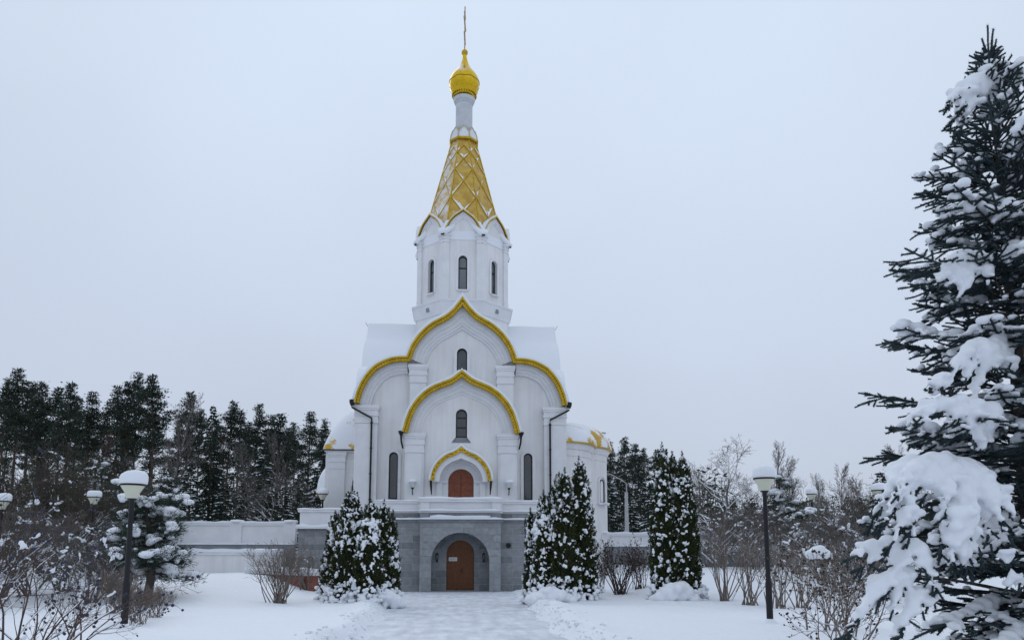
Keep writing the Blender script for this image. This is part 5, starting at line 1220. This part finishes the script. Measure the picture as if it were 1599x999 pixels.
# ------------------------------------------------------------------ the big blue spruce near the camera
def big_spruce(x, Y, H, R0):
    b = float(gz(x, Y))-.05; base = np.array([x, Y, b]); root = empty('blue_spruce', tuple(base), 'big dark blue spruce laden with snow at the right edge', 'spruce tree')
    mb = MB(); mb.tube([base, base+[.02, 0, H*.5], base+[0, 0, H*.985]], [.13, .075, .012], 9)
    A, B, RA = [], [], []                       # needle bearing shoots
    el = []
    def shoot(p, d, L, w=1.0, wl=.0):
        n = max(1, int(L/.09)); q = p
        for j in range(n):
            d = unit(d+rng.normal(0, .07, 3)+np.array([0, 0, wl])); e = q+d*L/n; A.append(q); B.append(e); RA.append(w); q = e
        return q
    nw = int(H/.235); th0 = 0
    for i in range(nw):
        t = (i+.5)/nw; z = H*(.03+.95*t); L0 = (R0*min(1, (1-t)*2.05)**.85+.07)*((1.12, .62, .88)[i % 3] if t < .93 else .8); nb = 9 if t < .22 else (7 if t < .8 else 6); th0 += .7
        for k in range(nb):
            a = th0+k*2*math.pi/nb+rng.normal(0, .16); L = L0*rng.choice([.62, .8, .95, 1.05])*rng.uniform(.93, 1.07)
            away = math.cos(a-math.atan2(-Y, -x-2.0)) < -.35 or math.cos(a) > .75
            p = base+np.array([0, 0, z+rng.normal(0, .05)]); n = max(4, int(L/.14)); d = np.array([math.cos(a), math.sin(a), .28+.75*t*t]); d = unit(d)
            load = rng.random() < (.5 if t > .25 else .35) and t < .95; sag = -.085 if load else -.035; pts = [p]
            for j in range(n):
                f = j/n; d = unit(d+np.array([0, 0, sag*(1 if f < .55 else -.75)])+rng.normal(0, .03, 3)); pts.append(pts[-1]+d*L/n)
            pts = np.array(pts); mb.tube(pts, np.linspace(.022*(.4+L/2), .005, n+1), 5)
            side_ = unit(np.cross(d, [0, 0, 1.])); lat_tips = []
            for j in range(1, n+1):
                f = j/n; pj = pts[j]; dj = unit(pts[j]-pts[j-1]); sd = unit(np.cross(dj, [0, 0, 1.]))
                if f > .15: A.append(pts[j-1]); B.append(pj); RA.append(1.0)
                if f < .16 and L > .5: continue
                if away and rng.random() < .45: continue
                for s in (-1, 1):
                    if rng.random() < .12: continue
                    l = (.50*L*(1-f)**.75+.13)*rng.uniform(.65, 1.1); l = min(l, .62)
                    ld = unit(dj*rng.uniform(.55, .95)+sd*s*rng.uniform(.7, 1)+np.array([0, 0, -.12-.10*load])); m = max(1, int(l/.11)); q = pj; dd = ld
                    for u in range(m):
                        dd = unit(dd+rng.normal(0, .06, 3)+np.array([0, 0, -.03 if load else .02])); e = q+dd*l/m; A.append(q); B.append(e); RA.append(.95)
                        if l > .22 and u >= 0:
                            s2 = unit(np.cross(dd, [0, 0, 1.]))
                            for sg in (-1, 1):
                                if rng.random() < .75: shoot(e, unit(dd*.8+s2*sg*.7+rng.normal(0, .12, 3)+np.array([0, 0, -.1])), rng.uniform(.09, .20)*(1.1-.4*u/m), .9)
                        if load and f > .22 and rng.random() < .9:
                            rr = rng.uniform(.035, .07)*(1.15-.45*u/m); el.append((e[0]+rng.normal(0, .02), e[1]+rng.normal(0, .02), e[2]+.03+rr*.2, rr, rr, rr*rng.uniform(.5, .8)))
                        q = e
                if load and f > .2:
                    rr = rng.uniform(.06, .115)*(1.1-.45*f)*min(1.2, .6+L*.4); el.append((pj[0], pj[1], pj[2]+.05+rr*.3, rr*1.1, rr*1.1, rr*.72))
                elif rng.random() < .34:
                    rr = rng.uniform(.03, .055); el.append((pj[0], pj[1], pj[2]+.03, rr*1.3, rr*1.3, rr*.7))
            shoot(pts[-1], d, rng.uniform(.08, .16), 1.0, .02)
    # leader and top shoots
    top = base+np.array([0, 0, H*.97])
    for dx, L in ((0, .52), (.07, .46), (-.10, .36), (.10, .30), (-.16, .2), (.22, .2), (-.05, .16)): shoot(top+np.array([0, 0, -.05]), unit(np.array([dx*2, rng.normal(0, .15), 1.])), L, .9, .03)
    # great drapes of snow: each fans from an apex near the trunk down over the bough to finger-like ends
    for (ax_, ay_, dy0, dy1, rr, ends) in DRAPES:
        for ex, ey in ends:
            a = at(ax_+rng.normal(0, 4), ay_+rng.normal(0, 4), Y+dy0); dy1_ = dy1*.72+rng.normal(0, .05); c = at(ex, ey, Y+dy1_); gap_ = rng.uniform(.25, .7)
            for q in range(int((c-a).length/.07)):
                f = 1.07-rng.random()**1.8; p = a.lerp(c, f); p.z += (c-a).length*.16*math.sin(math.pi*min(1, f))-rr*(.9 if f < .85 else .45)
                dd_ = unit(np.array(c-a)*np.array([1, 1, .5])+rng.normal(0, .25, 3)+np.array([0, 0, -.25])); shoot(np.array(p), dd_, rng.uniform(.07, .15), .95)
            m = max(5, int((c-a).length/(rr*.30)))
            for q in range(m+1):
                f = q/m; p = a.lerp(c, f); p.z += (c-a).length*.16*math.sin(math.pi*f); s_ = rr*.80*(.75+.55*math.sin(math.pi*min(1, f*1.15)))*(.35 if abs(f-gap_) < .09 else 1)*(1 if f < .8 else 1-1.9*(f-.8))*rng.uniform(.85, 1.12)
                el.append((p.x+rng.normal(0, .02), p.y+rng.normal(0, .03), p.z+rng.normal(0, .018), s_, s_*.9, s_*.72))
    mb.build('trunk', bark, root, True)
    A_, B_, W_ = np.array(A), np.array(B), np.array(RA)
    mb = MB(); segs_mesh(mb, A_, B_, .0125*W_, .010*W_, 5, 0)
    per = 46; k = len(A_); f = rng.random((k, per, 1)); d = unit(B_-A_); C = (A_[:, None]+(B_-A_)[:, None]*f).reshape(-1, 3)
    rnd = rng.normal(size=(k, per, 3)); rnd -= (rnd*d[:, None]).sum(-1, keepdims=True)*d[:, None]; rnd = unit(rnd)
    rnd[..., 2] += .25; D = (unit(rnd)+d[:, None]*.75).reshape(-1, 3); cards(mb, C, D, rng.uniform(.026, .040, len(C)), .0058, 0)
    print('SPRUCE shoots', k, 'needles', len(C), 'snow', len(el)); mb.build('needles', needleb, root)
    blobs('snow_cap', el, .022, root, snow_fine, it=3); return root
YS = 8.2
DRAPES = [(1555, 105, -.05, -.10, .075, [(1530, 128), (1540, 112), (1575, 120), (1590, 140), (1600, 128)]),
          (1540, 140, -.05, -.35, .085, [(1480, 165), (1488, 185), (1500, 196), (1492, 150), (1515, 150), (1500, 172)]),
          (1590, 330, -.3, -.60, .07, [(1556, 350), (1566, 362), (1580, 345), (1598, 350)]),
          (1590, 385, -.3, -.70, .08, [(1568, 410), (1575, 425), (1595, 425), (1605, 400)]),
          (1540, 408, -.4, -.85, .075, [(1465, 432), (1482, 450), (1498, 466), (1515, 440), (1545, 440), (1455, 450)]),
          (1565, 545, -.5, -1.0, .085, [(1490, 570), (1500, 600), (1515, 625), (1530, 598), (1555, 575), (1580, 590), (1480, 590)]),
          (1480, 590, -.7, -1.0, .065, [(1448, 605), (1455, 618), (1470, 612)]),
          (1540, 640, -.6, -1.15, .085, [(1510, 668), (1522, 690), (1530, 706), (1548, 690), (1566, 668), (1480, 655), (1440, 655), (1412, 662)]),
          (1490, 722, -.6, -1.45, .078, [(1382, 815), (1395, 842), (1420, 835), (1470, 850), (1490, 872), (1512, 878), (1530, 862), (1575, 832), (1590, 812), (1400, 770), (1475, 800)]),
          (1520, 725, -.6, -1.35, .07, [(1560, 800), (1545, 835), (1582, 800), (1500, 800)]),
          (1440, 720, -.6, -1.1, .08, [(1375, 790), (1362, 812), (1368, 835), (1385, 760), (1400, 800)]),
          (1500, 800, -1.2, -1.5, .085, [(1485, 878), (1500, 884), (1516, 880)]),
          (1430, 850, -.9, -1.4, .07, [(1330, 868), (1350, 880), (1385, 880), (1400, 900), (1440, 880), (1452, 895), (1462, 915)]),
          (1420, 900, -.9, -1.45, .07, [(1352, 935), (1340, 965), (1375, 930), (1325, 985), (1390, 955)]),
          (1455, 920, -.9, -1.5, .07, [(1420, 960), (1408, 985), (1440, 950), (1395, 1000)]),
          (1570, 860, -1.1, -1.4, .05, [(1562, 872), (1575, 880)]), (1585, 895, -1.1, -1.4, .055, [(1578, 915), (1596, 912)])]
xs0 = at(1612, 870, YS).x
big_spruce(xs0, YS, at(1566, 70, YS).z-float(gz(xs0, YS))+.05, 1.42)
